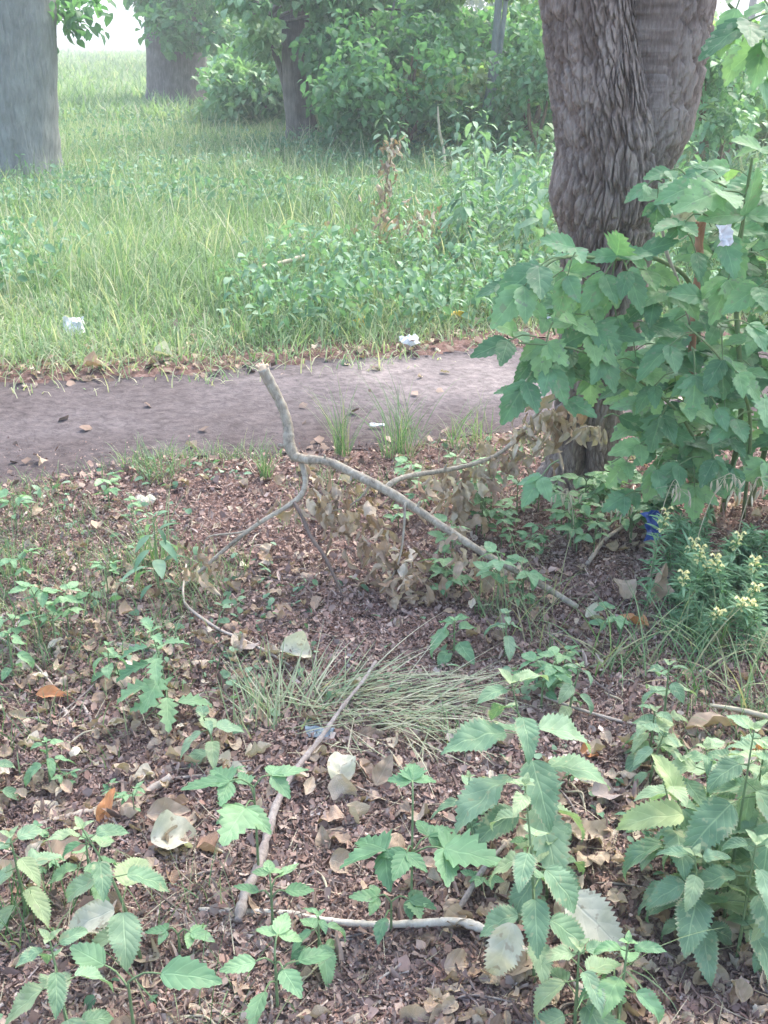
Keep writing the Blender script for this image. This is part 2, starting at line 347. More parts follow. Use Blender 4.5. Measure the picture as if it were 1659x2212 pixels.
# ---------------------------------------------------------------- ground
def ground_material():
    m, t, N, L = newmat('soil_and_turf'); tc = N('ShaderNodeTexCoord'); P = tc.outputs['Object']
    def nz(sc, det=6, dist=0):
        n = N('ShaderNodeTexNoise'); n.inputs['Scale'].default_value = sc; n.inputs['Detail'].default_value = det; n.inputs['Distortion'].default_value = dist; n.inputs['Roughness'].default_value = .65; L(P, n.inputs['Vector']); return n.outputs['Fac']
    soil = ramp(N, L, nz(38, 8), [(.3, (.07, .046, .038)), (.48, (.145, .09, .076)), (.6, (.22, .145, .125)), (.74, (.34, .25, .225))])
    turf = ramp(N, L, nz(14, 8), [(.3, (.08, .09, .05)), (.5, (.13, .15, .085)), (.7, (.22, .22, .14))])
    va = N('ShaderNodeAttribute', attribute_name='var').outputs['Fac']
    ad = N('ShaderNodeMath', operation='MULTIPLY_ADD'); L(nz(6, 5), ad.inputs[0]); ad.inputs[1].default_value = .8; 
    s2 = N('ShaderNodeMath', operation='SUBTRACT'); L(va, s2.inputs[0]); s2.inputs[1].default_value = .4; L(s2.outputs[0], ad.inputs[2])
    mk = ramp(N, L, ad.outputs[0], [(.35, (0, 0, 0)), (.65, (1, 1, 1))])
    mx = N('ShaderNodeMix', data_type='RGBA'); L(mk, mx.inputs['Factor']); L(soil, mx.inputs['A']); L(turf, mx.inputs['B'])
    p = N('ShaderNodeBsdfPrincipled'); p.inputs['Roughness'].default_value = .95; p.inputs['Specular IOR Level'].default_value = .1; L(mx.outputs['Result'], p.inputs['Base Color'])
    bp = N('ShaderNodeBump'); bp.inputs['Strength'].default_value = .9; bp.inputs['Distance'].default_value = .012; L(nz(70, 6), bp.inputs['Height']); L(bp.outputs[0], p.inputs['Normal'])
    o = N('ShaderNodeOutputMaterial'); L(p.outputs[0], o.inputs[0]); return m
def path_material():
    m, t, N, L = newmat('trodden_earth'); tc = N('ShaderNodeTexCoord'); P = tc.outputs['Object']
    def nz(sc, det=6):
        n = N('ShaderNodeTexNoise'); n.inputs['Scale'].default_value = sc; n.inputs['Detail'].default_value = det; n.inputs['Roughness'].default_value = .65; n.inputs['Distortion'].default_value = .5; L(P, n.inputs['Vector']); return n.outputs['Fac']
    def math_(op, a, b, cl=False):
        n = N('ShaderNodeMath', operation=op); n.use_clamp = cl
        for i, q in enumerate((a, b)):
            if isinstance(q, (int, float)): n.inputs[i].default_value = q
            else: L(q, n.inputs[i])
        return n.outputs[0]
    va = N('ShaderNodeAttribute', attribute_name='var').outputs['Fac']
    f = math_('ADD', math_('MULTIPLY', nz(2.2, 6), .55), math_('MULTIPLY', va, .5), True)
    big = ramp(N, L, f, [(.25, (.065, .048, .045)), (.45, (.092, .078, .078)), (.64, (.125, .11, .112)), (.95, (.27, .24, .23))])
    fine = ramp(N, L, nz(26, 10), [(.3, (.45, .43, .43)), (.5, (1, 1, 1)), (.68, (1.45, 1.42, 1.4))])
    mx = N('ShaderNodeMix', data_type='RGBA', blend_type='MULTIPLY'); mx.inputs['Factor'].default_value = .8; L(big, mx.inputs['A']); L(fine, mx.inputs['B'])
    p = N('ShaderNodeBsdfPrincipled'); p.inputs['Roughness'].default_value = .95; p.inputs['Specular IOR Level'].default_value = .1; L(mx.outputs['Result'], p.inputs['Base Color'])
    bp = N('ShaderNodeBump'); bp.inputs['Strength'].default_value = .9; bp.inputs['Distance'].default_value = .012; L(nz(30, 9), bp.inputs['Height']); L(bp.outputs[0], p.inputs['Normal'])
    o = N('ShaderNodeOutputMaterial'); L(p.outputs[0], o.inputs[0]); return m
def paleness(x, y):  # path tone: paler in two patches, darker along the near edge
    q = flat(960, 800); r_ = flat(60, 900); pm = pathmask(x, y)
    d1 = np.exp(-(((x - q[0]) / .9) ** 2 + ((y - q[1]) / .42) ** 2)); d2 = np.exp(-(((x - r_[0]) / .7) ** 2 + ((y - r_[1]) / .3) ** 2))
    return np.clip(.35 * pm + .75 * d1 + .25 * d2 - .25 * (1 - np.clip((y - ynear(x)) / .4, 0, 1)), 0, 1)
def gridmesh(name, xs, ys, zf, mat, varf=None, zoff=0, keep=None):
    X, Y = np.meshgrid(xs, ys); x, y = X.ravel(), Y.ravel(); z = zf(x, y) + zoff
    nx = len(xs); ii, jj = np.meshgrid(np.arange(nx - 1), np.arange(len(ys) - 1)); a = (jj * nx + ii).ravel()
    Fc = np.stack([a, a + 1, a + 1 + nx, a + nx], 1)
    if keep is not None:
        k = keep(x, y); Fc = Fc[k[Fc].all(1)]
        used = np.zeros(len(x), bool); used[Fc.ravel()] = True; mp = np.cumsum(used) - 1
        x, y, z = x[used], y[used], z[used]; Fc = mp[Fc]
    mb = MB(); mb.add(np.stack([x, y, z], 1), Fc, np.stack([x, y], 1), varf(x, y) if varf else .5)
    o = mb.build(name, mat); return tag(o, kind='structure')
def axis(lo, hi, fine, core0, core1, grow=1.12):
    a = list(np.arange(core0, core1, fine)); s = fine; p = core1
    while p < hi: a.append(p); s *= grow; p += s
    a.append(hi); s = fine; p = core0 - fine; b = []
    while p > lo: b.append(p); s *= grow; p -= s
    b.append(lo); return np.array(b[::-1] + a)
def turfness(x, y):
    x = np.atleast_1d(x); y = np.atleast_1d(y)
    back = np.clip((y - yfar(x) - .02) / .5, 0, 1)
    fr = np.where(y < ynear(x) + .1, np.clip((n2(x, y, 1.8, 8) - .5) * 1.2 + .4 * np.clip((-x - .3), 0, .6), 0, .4), 0)
    return np.maximum(back, fr)
gridmesh('ground', axis(-400, 400, .022, -2.2, 2.4), axis(-30, 900, .022, .7, 5.6), H, ground_material(), turfness)
def Hp(x, y): return H(x, y) + .004 + .006 * (n2(x, y, 6, 12) - .5)
gridmesh('path', np.arange(-7, 7.5, .04), np.arange(2.8, 7.2, .03), Hp, path_material(), paleness, keep=lambda x, y: pathmask(x, y) > .55)

# ---------------------------------------------------------------- leaf templates
T_nettle = [leafT(wd, .42, 1.0, teeth=15, tooth=.13, fold=fo, droop=dr, curl=cl, cols=2, wave=wv, seed=i, sidebend=sb) for i, (wd, fo, dr, cl, wv, sb) in enumerate([(.27, .22, .3, .3, .10, .03), (.24, .35, .6, .5, .14, -.06), (.28, .15, .2, .9, .12, .05), (.25, .28, .5, .2, .16, .0), (.22, .45, .3, 1.3, .12, -.04), (.29, .2, .1, .6, .2, .07)])]
T_leaflet = [leafT(.275, .5, 1.0, teeth=7, tooth=.10, fold=.20, droop=dr, cols=2, wave=.08, seed=20 + i) for i, dr in enumerate([.3, .6, .15])]
T_lobed = [leafT(.35, .45, 1.0, teeth=6, tooth=.24, fold=.20, droop=dr, cols=2, wave=.08, lobes=1.4, lobe=.2, seed=30 + i) for i, dr in enumerate([.3, .5])]
T_round = [leafT(.40, .45, .75, fold=.35, droop=.5, curl=.5, rows=12, cols=4, wave=.28, cup=.5, seed=40), leafT(.34, .5, .8, fold=.3, droop=.7, curl=-.6, rows=12, cols=4, wave=.26, cup=.5, seed=41)]
T_lance = [leafT(.17, .6, .9, teeth=6, tooth=.08, fold=.3, droop=.8, cols=1, seed=50), leafT(.14, .6, 1.0, fold=.3, droop=1.1, rows=6, cols=1, seed=51), leafT(.2, .6, .9, fold=.3, droop=.5, rows=6, cols=1, seed=52)]
T_dry = [leafT(.38, .45, .8, fold=.3, droop=.6, rows=9, cols=3, wave=.28, cup=.9, seed=60), leafT(.30, .5, .9, fold=.5, droop=-.5, rows=9, cols=3, wave=.3, cup=.3, seed=61),
         leafT(.42, .45, .7, fold=-.2, droop=.9, rows=9, cols=3, wave=.25, cup=.7, seed=62), leafT(.26, .5, .8, fold=.8, droop=.4, rows=9, cols=3, wave=.3, seed=63),
         leafT(.40, .4, .65, fold=.1, droop=.2, rows=9, cols=3, wave=.3, cup=-.6, seed=64), leafT(.33, .5, .9, teeth=6, tooth=.1, fold=.35, droop=1.2, cols=3, wave=.3, seed=65),
         leafT(.36, .5, .8, fold=1.0, droop=-.9, rows=9, cols=3, wave=.35, seed=66)]
def flakeT(seed, asp=1.0):
    r = np.random.default_rng(seed); n = 3; X, Y = np.meshgrid(np.linspace(0, 1, n), np.linspace(-.35, .35, n) * asp, indexing='ij')
    X = X + r.normal(0, .13, X.shape); Y = Y + r.normal(0, .12 * asp, Y.shape); Z = r.normal(0, .10, X.shape); F_ = [(i * n + j, (i + 1) * n + j, (i + 1) * n + j + 1, i * n + j + 1) for i in range(n - 1) for j in range(n - 1)]
    return np.stack([X.ravel(), Y.ravel(), Z.ravel()], 1), np.array(F_), np.stack([X.ravel(), Y.ravel() + .5], 1)
T_flake = [flakeT(70), flakeT(71, .18), flakeT(72, .7), flakeT(73, 1.2), flakeT(74, .10), flakeT(75, .45)]
T_far = [leafT(.32, .5, .8, fold=.3, droop=.7, rows=3, cols=1, seed=80), leafT(.22, .5, .9, fold=.3, droop=1.0, rows=3, cols=1, seed=81)]
T_hang = [leafT(.22, .5, .8, fold=.9, droop=.4, curl=.6, rows=8, cols=2, wave=.4, seed=90), leafT(.30, .5, .8, fold=.6, droop=-.3, curl=1.2, rows=8, cols=2, wave=.4, seed=91), leafT(.16, .5, .8, fold=1.1, droop=.2, rows=8, cols=2, wave=.5, seed=92)]
T_jag = [leafT(.2, .5, .9, teeth=5, tooth=.45, fold=.25, droop=.8, cols=2, wave=.1, seed=95)]

# ---------------------------------------------------------------- the big double trunk
def big_tree():
    Y0 = 3.36
    rows = [(-150, 1150, 1385, 1435, 1612), (-70, 1164, 1388, 1430, 1595), (0, 1180, 1393, 1424, 1580), (80, 1187, 1399, 1418, 1570), (150, 1195, 1411, 1410, 1556), (300, 1210, 1436, 1378, 1520),
            (400, 1219, 1436, 1350, 1462), (540, 1226, 1400, 1330, 1432), (700, 1222, 1350, 1300, 1412), (850, 1216, 1306, 1272, 1382), (1000, 1206, 1272, 1262, 1354), (1070, 1192, 1274, 1262, 1366), (1140, 1150, 1290, 1240, 1400)]
    K = []
    for v, a, b, c, e in rows:
        pa, pb, pc, pe = (at(q, v, Y0 - .12)[0] for q in (a, b, c, e)); z = at(a, v, Y0 - .12)[2]
        K.append((z, (pa + pb) / 2, (pb - pa) / 2, (pc + pe) / 2, (pe - pc) / 2))
    K = np.array(sorted(K)); zs = np.linspace(K[0, 0], K[-1, 0], 540); nT = 520
    th = np.linspace(0, 2 * np.pi, nT, endpoint=False); q = [np.interp(zs, K[:, 0], K[:, i]) for i in range(1, 5)]
    ker = np.ones(21) / 21
    q = [np.convolve(np.pad(k, 10, mode='edge'), ker, 'valid') for k in q]
    c1, r1, c2, r2 = [k[:, None] for k in q]; r1 = r1 * .97; r2 = r2 * .97
    cx = (c1 * r1 + c2 * r2) / (r1 + r2); dx, dy = np.cos(th)[None], np.sin(th)[None]
    def circ(c, y, r):
        ox, oy = cx - c, 0 - y; b = ox * dx + oy * dy; cc = ox * ox + oy * oy - r * r; D = b * b - cc
        return np.where(D > 0, -b + np.sqrt(np.maximum(D, 0)), 0)
    ra, rb = circ(c1, 0.0, r1), circ(c2, .03, r2); k = 150
    R = np.log(np.exp(k * ra) + np.exp(k * rb)) / k
    x = cx + R * dx; y = Y0 + R * dy * .95; z = np.repeat(zs[:, None], nT, 1)
    P = np.stack([x.ravel(), y.ravel(), z.ravel()], 1)
    wv = vn(P * [9, 9, 5]) - .5; wv2 = vn(P * [9, 9, 5] + 31) - .5
    Q = P + np.stack([wv * .05, wv2 * .05, wv * .05], 1)
    Q[:, 0] += .25 * Q[:, 2] * (vn(P * [3, 3, 2]) - .5)
    X2 = P[:, 0].reshape(len(zs), nT); Y2 = P[:, 1].reshape(len(zs), nT) - Y0; on2 = rb > ra
    al = lambda c_, r_, y_: np.arctan2(X2 - c_, -(Y2 - y_)) * np.minimum(r_, .16)
    sl_ = np.where(on2, al(c2, r2, .03) + 3.1, al(c1, r1, 0.))
    arc = sl_.ravel() + .03 * (vn(P * [7, 7, 4] + 5) - .5) + .012 * (vn(P * [25, 25, 14]) - .5); zz = P[:, 2] + .04 * (vn(P * [12, 12, 9] + 9) - .5); o_ = np.zeros(len(P))
    rid = lambda q, k: 1 - np.abs(2 * vn(q) - 1)
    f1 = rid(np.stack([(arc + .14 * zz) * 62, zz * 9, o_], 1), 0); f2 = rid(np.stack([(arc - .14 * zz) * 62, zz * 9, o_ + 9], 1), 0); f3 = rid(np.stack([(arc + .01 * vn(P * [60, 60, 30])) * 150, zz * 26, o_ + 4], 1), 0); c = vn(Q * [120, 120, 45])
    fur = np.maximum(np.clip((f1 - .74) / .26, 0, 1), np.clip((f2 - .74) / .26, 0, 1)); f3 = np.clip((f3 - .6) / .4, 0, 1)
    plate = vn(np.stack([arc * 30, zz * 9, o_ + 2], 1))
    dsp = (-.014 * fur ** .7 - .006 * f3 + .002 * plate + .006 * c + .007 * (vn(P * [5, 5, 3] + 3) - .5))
    wvar = np.clip(.22 + .35 * plate + .3 * c - .3 * fur - .15 * f3 + .25 * vn(P * [14, 14, 5] + 50), 0, 1)  # weathered ridges paler; furrows also darkened in colour in place of shade
    burl = .03 * np.exp(-((P[:, 0] - at(1225, 440, 3.2)[0]) ** 2 / .003 + (P[:, 2] - at(1225, 440, 3.2)[2]) ** 2 / .008))
    dsp = dsp + burl
    foot = np.clip((.25 - P[:, 2]) / .3, 0, 1) ** 2 * .05 * (1 + .8 * np.sin(np.tile(th, len(zs)) * 5 + 1))
    dirs = np.stack([np.tile(np.cos(th), len(zs)), np.tile(np.sin(th), len(zs)), np.zeros(len(P))], 1)
    P = P + dirs * (dsp + foot)[:, None]
    ii, jj = np.meshgrid(np.arange(len(zs) - 1), np.arange(nT), indexing='ij'); ii, jj = ii.ravel(), jj.ravel()
    Fc = np.stack([ii * nT + jj, ii * nT + (jj + 1) % nT, (ii + 1) * nT + (jj + 1) % nT, (ii + 1) * nT + jj], 1)
    base = np.array([float(cx[0, 0]), Y0, 0.])
    t = empty('box_elder_tree', base, 'big forked tree with dark furrowed bark rising behind the leafy shrub', 'tree')
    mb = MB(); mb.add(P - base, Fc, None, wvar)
    zt = zs[-1]
    for (c, yy, r, ex, ey) in ((q[0][-1], 0, q[1][-1], -.35, .1), (q[2][-1], .03, q[3][-1], .75, .3)):
        P0 = np.array([c - base[0], yy, zt - .03]); tube(mb, [P0, P0 + [ex * .02, ey * .02, .1], P0 + [ex * .1, ey * .1, .35], P0 + [ex * .5, ey * .5, 1.3], P0 + [ex, ey, 2.6], P0 + [ex * 1.5, ey * 1.6, 4.2]], [r * .90, r * .95, r * .9, r * .8, r * .6, r * .25], 24, 8, .05, var=.5)
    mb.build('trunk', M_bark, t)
    # low crown above the frame
    mb = MB(); N_ = 2600
    cen = base + np.stack([rng.normal(.4, 1.5, N_), rng.normal(.6, 1.3, N_), rng.uniform(2.9, 5.8, N_)], 1)
    kk = n2(cen[:, 0] + cen[:, 2], cen[:, 1] - cen[:, 2], 1.3, 33) > .42; cen = cen[kk] - base
    mb.many(T_far[0], rframes(len(cen), .5, -.5), cen, rng.uniform(.10, .17, len(cen)), rng.random(len(cen)))
    mb.build('crown', M_canopy, t)
    return t
big_tree()

# ---------------------------------------------------------------- compound-leaf and simple-leaf plants
def compound(ml, ms, p, dr, size, n=3, hang=.5, var=None, lob=.4, stem_r=.0013, face=.15):
    """petiole from p along dr, terminal leaflet and side leaflets"""
    dr = nrm(dr); L0 = size * rng.uniform(.5, .8); e = p + dr * L0
    tube(ms, [p, p + dr * L0 * .5 + [0, 0, .01], e], [stem_r * 1.3, stem_r], 5, 2, cap=False)
    var = rng.random() if var is None else var
    def put(o, d0, s, T):
        d0 = nrm(d0 + np.array([0, 0, -hang * rng.uniform(.6, 1.3)])); up = nrm(np.array([rng.normal(0, .25), rng.normal(-face, .25), 1]))
        ml.one(T, frame(d0, up), o, s, np.clip(var + rng.normal(0, .08), 0, 1))
    side = nrm(np.cross([0, 0, 1], dr))
    Tt = T_lobed[rng.integers(2)] if rng.random() < lob else T_leaflet[rng.integers(3)]
    put(e, dr, size * rng.uniform(.95, 1.1), Tt)
    for k in range((n - 1) // 2):
        b = e - dr * L0 * .35 * k
        for s in (-1, 1):
            put(b, dr * .45 + side * s, size * rng.uniform(.72, .92) * (1 - .1 * k), T_leaflet[rng.integers(3)] if rng.random() > lob * .4 else T_lobed[0])
def nettle(label, base, h, lean=(0, 0), n=6, L=.09, mat=None, name='nettle', cat='nettle', group=None, L_top=.35, T=None, spin=None, skip=(), hang=.45, stemmat=None, pale=None):
    mat = mat or M_nettle; T = T or T_nettle; t = empty(name, base, label, cat, group)
    ms, ml = MB(), MB(); top = np.array([lean[0], lean[1], h]); mid = np.array([lean[0] * .35, lean[1] * .35, h * .52])
    C = spline([np.zeros(3) - [0, 0, .02], mid, top], 12); tube(ms, [C[0], C[8], C[16], C[-1]], [.0032, .0027, .002, .0012], 6, 4)
    sp_ = rng.uniform(0, 3) if spin is None else spin
    for i in range(n):
        f = (i + .7) / n; f = .22 + .78 * f; k = min(len(C) - 1, int(f * (len(C) - 1))); p = C[k]
        sz = L * (L_top + (1 - L_top) * math.sin(min(1, (1 - f) * 1.5 + .12) * math.pi / 2)) if i else L * .75
        for s in (0, 1):
            if (i, s) in skip or rng.random() < .06: continue
            a = sp_ + i * math.pi / 2 + s * math.pi + rng.normal(0, .18)
            el = .55 if i >= n - 1 else rng.uniform(-.15, .35)
            dr = np.array([math.cos(a), math.sin(a), el]); pl = sz * .28; e = p + nrm(dr) * pl
            tube(ms, [p, e], [.0012, .0009], 5, 2, cap=False)
            dd = nrm(np.array([math.cos(a), math.sin(a), el - hang * rng.uniform(.5, 1.4)]))
            ml.one(T[rng.integers(len(T))], frame(dd, nrm([rng.normal(0, .2), rng.normal(0, .2), 1])), e, sz * rng.uniform(.85, 1.15), rng.random())
    for s in range(3):
        a = sp_ + s * 2.1; ml.one(T[0], frame([math.cos(a), math.sin(a), .9]), C[-1], L * L_top * .7, .9)
    ms.build('stem', stemmat or M_stem, t); ml.build('foliage', mat, t)
    if pale:
        for (off, dr, s, mt, lb) in pale:
            m = MB(); m.one(T[1], frame(dr, (0.1, -.3, 1)), off, s, .5); tag(m.build('leaf', mt, t), lb)
    return t
def sapling(label, base, h, spots, size=.09, name='box_elder_sapling', mat=None, group=None, lean=(0, 0), cat='sapling', n=3, lob=.5, hang=.4, stem_r=.0022):
    """spots: list of (height fraction, azimuth deg, size factor, leaflets)"""
    t = empty(name, base, label, cat, group); ms, ml = MB(), MB()
    C = spline([(0, 0, -.02), (lean[0] * .3, lean[1] * .3, h * .5), (lean[0], lean[1], h)], 12); tube(ms, [C[0], C[8], C[16], C[-1]], [stem_r * 1.3, stem_r, stem_r * .8], 6, 4)if False else tube(ms, [C[0], C[8], C[16], C[-1]], [stem_r * 1.4, stem_r * 1.1, stem_r, stem_r * .8], 6, 4)
    for f, az, s, nn in spots:
        p = C[min(len(C) - 1, int(f * (len(C) - 1)))]; a = R_(az)
        compound(ml, ms, p, [math.cos(a), math.sin(a), .5], size * s, nn, hang, lob=lob)
    ms.build('stem', M_stem, t); ml.build('foliage', mat or M_sap, t); return t

# foreground nettles, placed by where they stand
def base_of(u, v): return G(u, v)
B = base_of
nettle('tall nettle with large toothed leaves standing right of the flattened grass clump', B(1150, 1860), .40, (-.06, -.04), 7, .135, spin=.25)
nettle('nettle with broad drooping leaves in the lower centre right, behind the cream bare branch', B(1155, 2135), .36, (-.03, .03), 7, .088, spin=1.2,
       pale=[((-.045, -.03, .16), (-.35, -.5, -1), .11, M_cream, 'pale cream edged hanging leaf')])
nettle('full grown nettle at the right edge with many overlapping grey-green leaves', B(1560, 2010), .36, (.02, .05), 8, .115, spin=.3)
nettle('nettle with small serrated leaves in the right edge corner, right of the hanging grass blades', B(1640, 2110), .20, (.01, .02), 5, .06, spin=.8)
nettle('bushy nettle leaning left in the group at the right edge', B(1470, 1990), .27, (-.05, .03), 6, .10, spin=.1,
       pale=[((-.02, .0, .22), (-1, -.1, .05), .115, M_yel, 'yellow-green long leaf pointing left'), ((-.03, .0, .25), (-.45, .5, 1.2), .085, M_yel, 'yellow-green upright leaf')])
nettle('slim nettle beside the right edge of the ground behind the nettle group', B(1655, 1900), .28, (-.02, .0), 7, .10, spin=1.0)
for (u, v, h, L, ln, lb) in ((1520, 1900, .26, .10, (-.02, .02), 'nettle behind the bushy one in the right group'), (1600, 1930, .30, .11, (.0, .0), 'tall nettle at the back of the right group'), (1510, 2060, .20, .09, (-.03, .0), 'front nettle of the right group with pale edged leaves'),
        (1590, 2080, .24, .10, (.0, .0), 'nettle at the front of the right group near the edge'), (1450, 1880, .22, .085, (.0, .02), 'nettle at the left end of the right group under the reed'), (1640, 1990, .30, .11, (.0, .0), 'nettle half cut off by the right edge'), (1560, 1830, .22, .09, (.01, .0), 'nettle in the gap behind the right group'), (1400, 1660, .14, .07, (0, 0), 'small nettle left of the hanging dry leaf by the reed')):
    nettle(lb, B(u, v), h, ln, 7, L)
for (u, v, h, L, lb) in ((200, 1950, .13, .07, 'small nettle between the corner nettle and the spindly one'), (110, 1700, .10, .055, 'small nettle above the straight brown stick at the left'), (690, 2080, .09, .06, 'small nettle under the cream branch left of centre'), (1010, 1800, .12, .06, 'small nettle left of the tall nettle by the box elder seedling'), (30, 1470, .12, .06, 'small nettle at the left edge above the orange rolled leaf'), (240, 1480, .10, .06, 'small nettle between the orange rolled leaf and the jagged weed'), (1180, 1950, .12, .09, 'dark nettle right of the pale hanging leaf')):
    nettle(lb, B(u, v), h, (0, .01), 4, L, mat=M_sap if u < 800 else None)
nettle('low nettle with bright green leaves at the bottom edge, right of the cream dead leaf', B(1240, 2235), .15, (0, .02), 5, .085, spin=.4)
nettle('dark leaved nettle at the bottom edge, right of the bright green one', B(1330, 2250), .16, (.01, .03), 4, .075, spin=1.3, mat=M_maple)
nettle('large nettle in the bottom left corner with a star of toothed leaves', B(160, 2290), .20, (-.02, .03), 5, .092, spin=.5)
nettle('spindly nettle with long drooping leaves above the bottom left corner', B(310, 2080), .27, (-.07, .0), 5, .095, spin=.15,
       pale=[((-.03, -.02, .13), (-1, -.3, -.25), .10, M_cream, 'bleached broad leaf')])
nettle('nettle at the left edge with hanging light green leaves', B(60, 1990), .17, (-.01, .01), 5, .085, spin=.9)
nettle('small nettle cut by the left edge, below the bare soil', B(-6, 1740), .10, (.0, .0), 3, .07, spin=.2)
nettle('young nettle with pointed leaves standing behind the grey reed stick on the right', B(1430, 1590), .17, (.0, .01), 5, .075, spin=.1)
nettle('young nettle left of the flattened grass clump', B(470, 1650), .12, (-.02, -.01), 4, .075, spin=.5)
nettle('small nettle between the flattened grass and the right hand reeds', B(1225, 1560), .14, (.02, 0), 4, .065, spin=.9)
nettle('light green nettle at the end of the long fallen branch', B(980, 1420), .10, (0, 0), 5, .075, spin=.7, mat=M_sap)
nettle('small nettle standing right of the light green one under the branch', B(1090, 1420), .12, (0, 0), 4, .06, spin=.1)
nettle('leafy nettle shoot under the tall nettle beside the tan leaf', B(1400, 1700), .13, (.02, .0), 4, .07, spin=.6)
nettle('tall jagged leaved weed with upright stem in the left middle', B(372, 1565), .22, (-.03, .02), 8, .10, name='jagged_weed', cat='weed', T=T_jag, mat=M_sap, spin=.3, hang=.1)
nettle('grey-green tufted weed beyond the jagged weed on the left', B(345, 1300), .24, (.0, .02), 9, .085, name='grey_weed', cat='weed', T=T_lance, spin=.8, mat=M_weed, hang=.2)
# saplings with compound leaves
sapling('box elder seedling with dark three-part leaves in the lower middle', B(888, 2010), .27, [(1, 90, .75, 3), (.62, 200, 1.25, 3), (.62, -20, 1.35, 3), (.66, 250, .8, 3), (.6, 40, .85, 3), (.3, 280, .6, 1)], .068)
sapling('box elder seedling with light leaves over the grey forked stick left of the middle', B(560, 1900), .20, [(1, 20, 1.0, 3), (1, 195, 1.15, 3), (.85, 255, 1.25, 3), (.9, 120, .6, 1)], .066)
sapling('slender seedling with smooth oval leaves at the bottom, left of centre', B(600, 2185), .12, [(1, 80, .7, 3), (.8, 200, .8, 1), (.8, 300, .8, 1), (.6, 20, .8, 1), (.5, 250, .9, 1)], .07, lob=0)
sapling('slender oval leaved seedling behind the cream branch left of centre', B(590, 2010), .10, [(1, 100, .6, 3), (.7, 10, .8, 1), (.7, 170, .7, 1), (.9, 50, .7, 1)], .06, lob=0)
sapling('dark round leaved seedling by the cream branch in the centre', B(845, 2020), .07, [(1, -20, .9, 3), (1, 180, .8, 3), (.7, 250, .8, 1)], .055, mat=M_maple, lob=0)
sapling('tiny dark seedling beside the grey forked stick', B(390, 2070), .05, [(1, -20, .9, 3), (1, 180, .8, 3)], .045, mat=M_maple, lob=0)
sapling('lone broad leaf seedling at the bottom edge, right of the corner nettle', B(290, 2230), .10, [(1, -10, 1.0, 1), (.9, 150, .8, 1)], .09, lob=0)

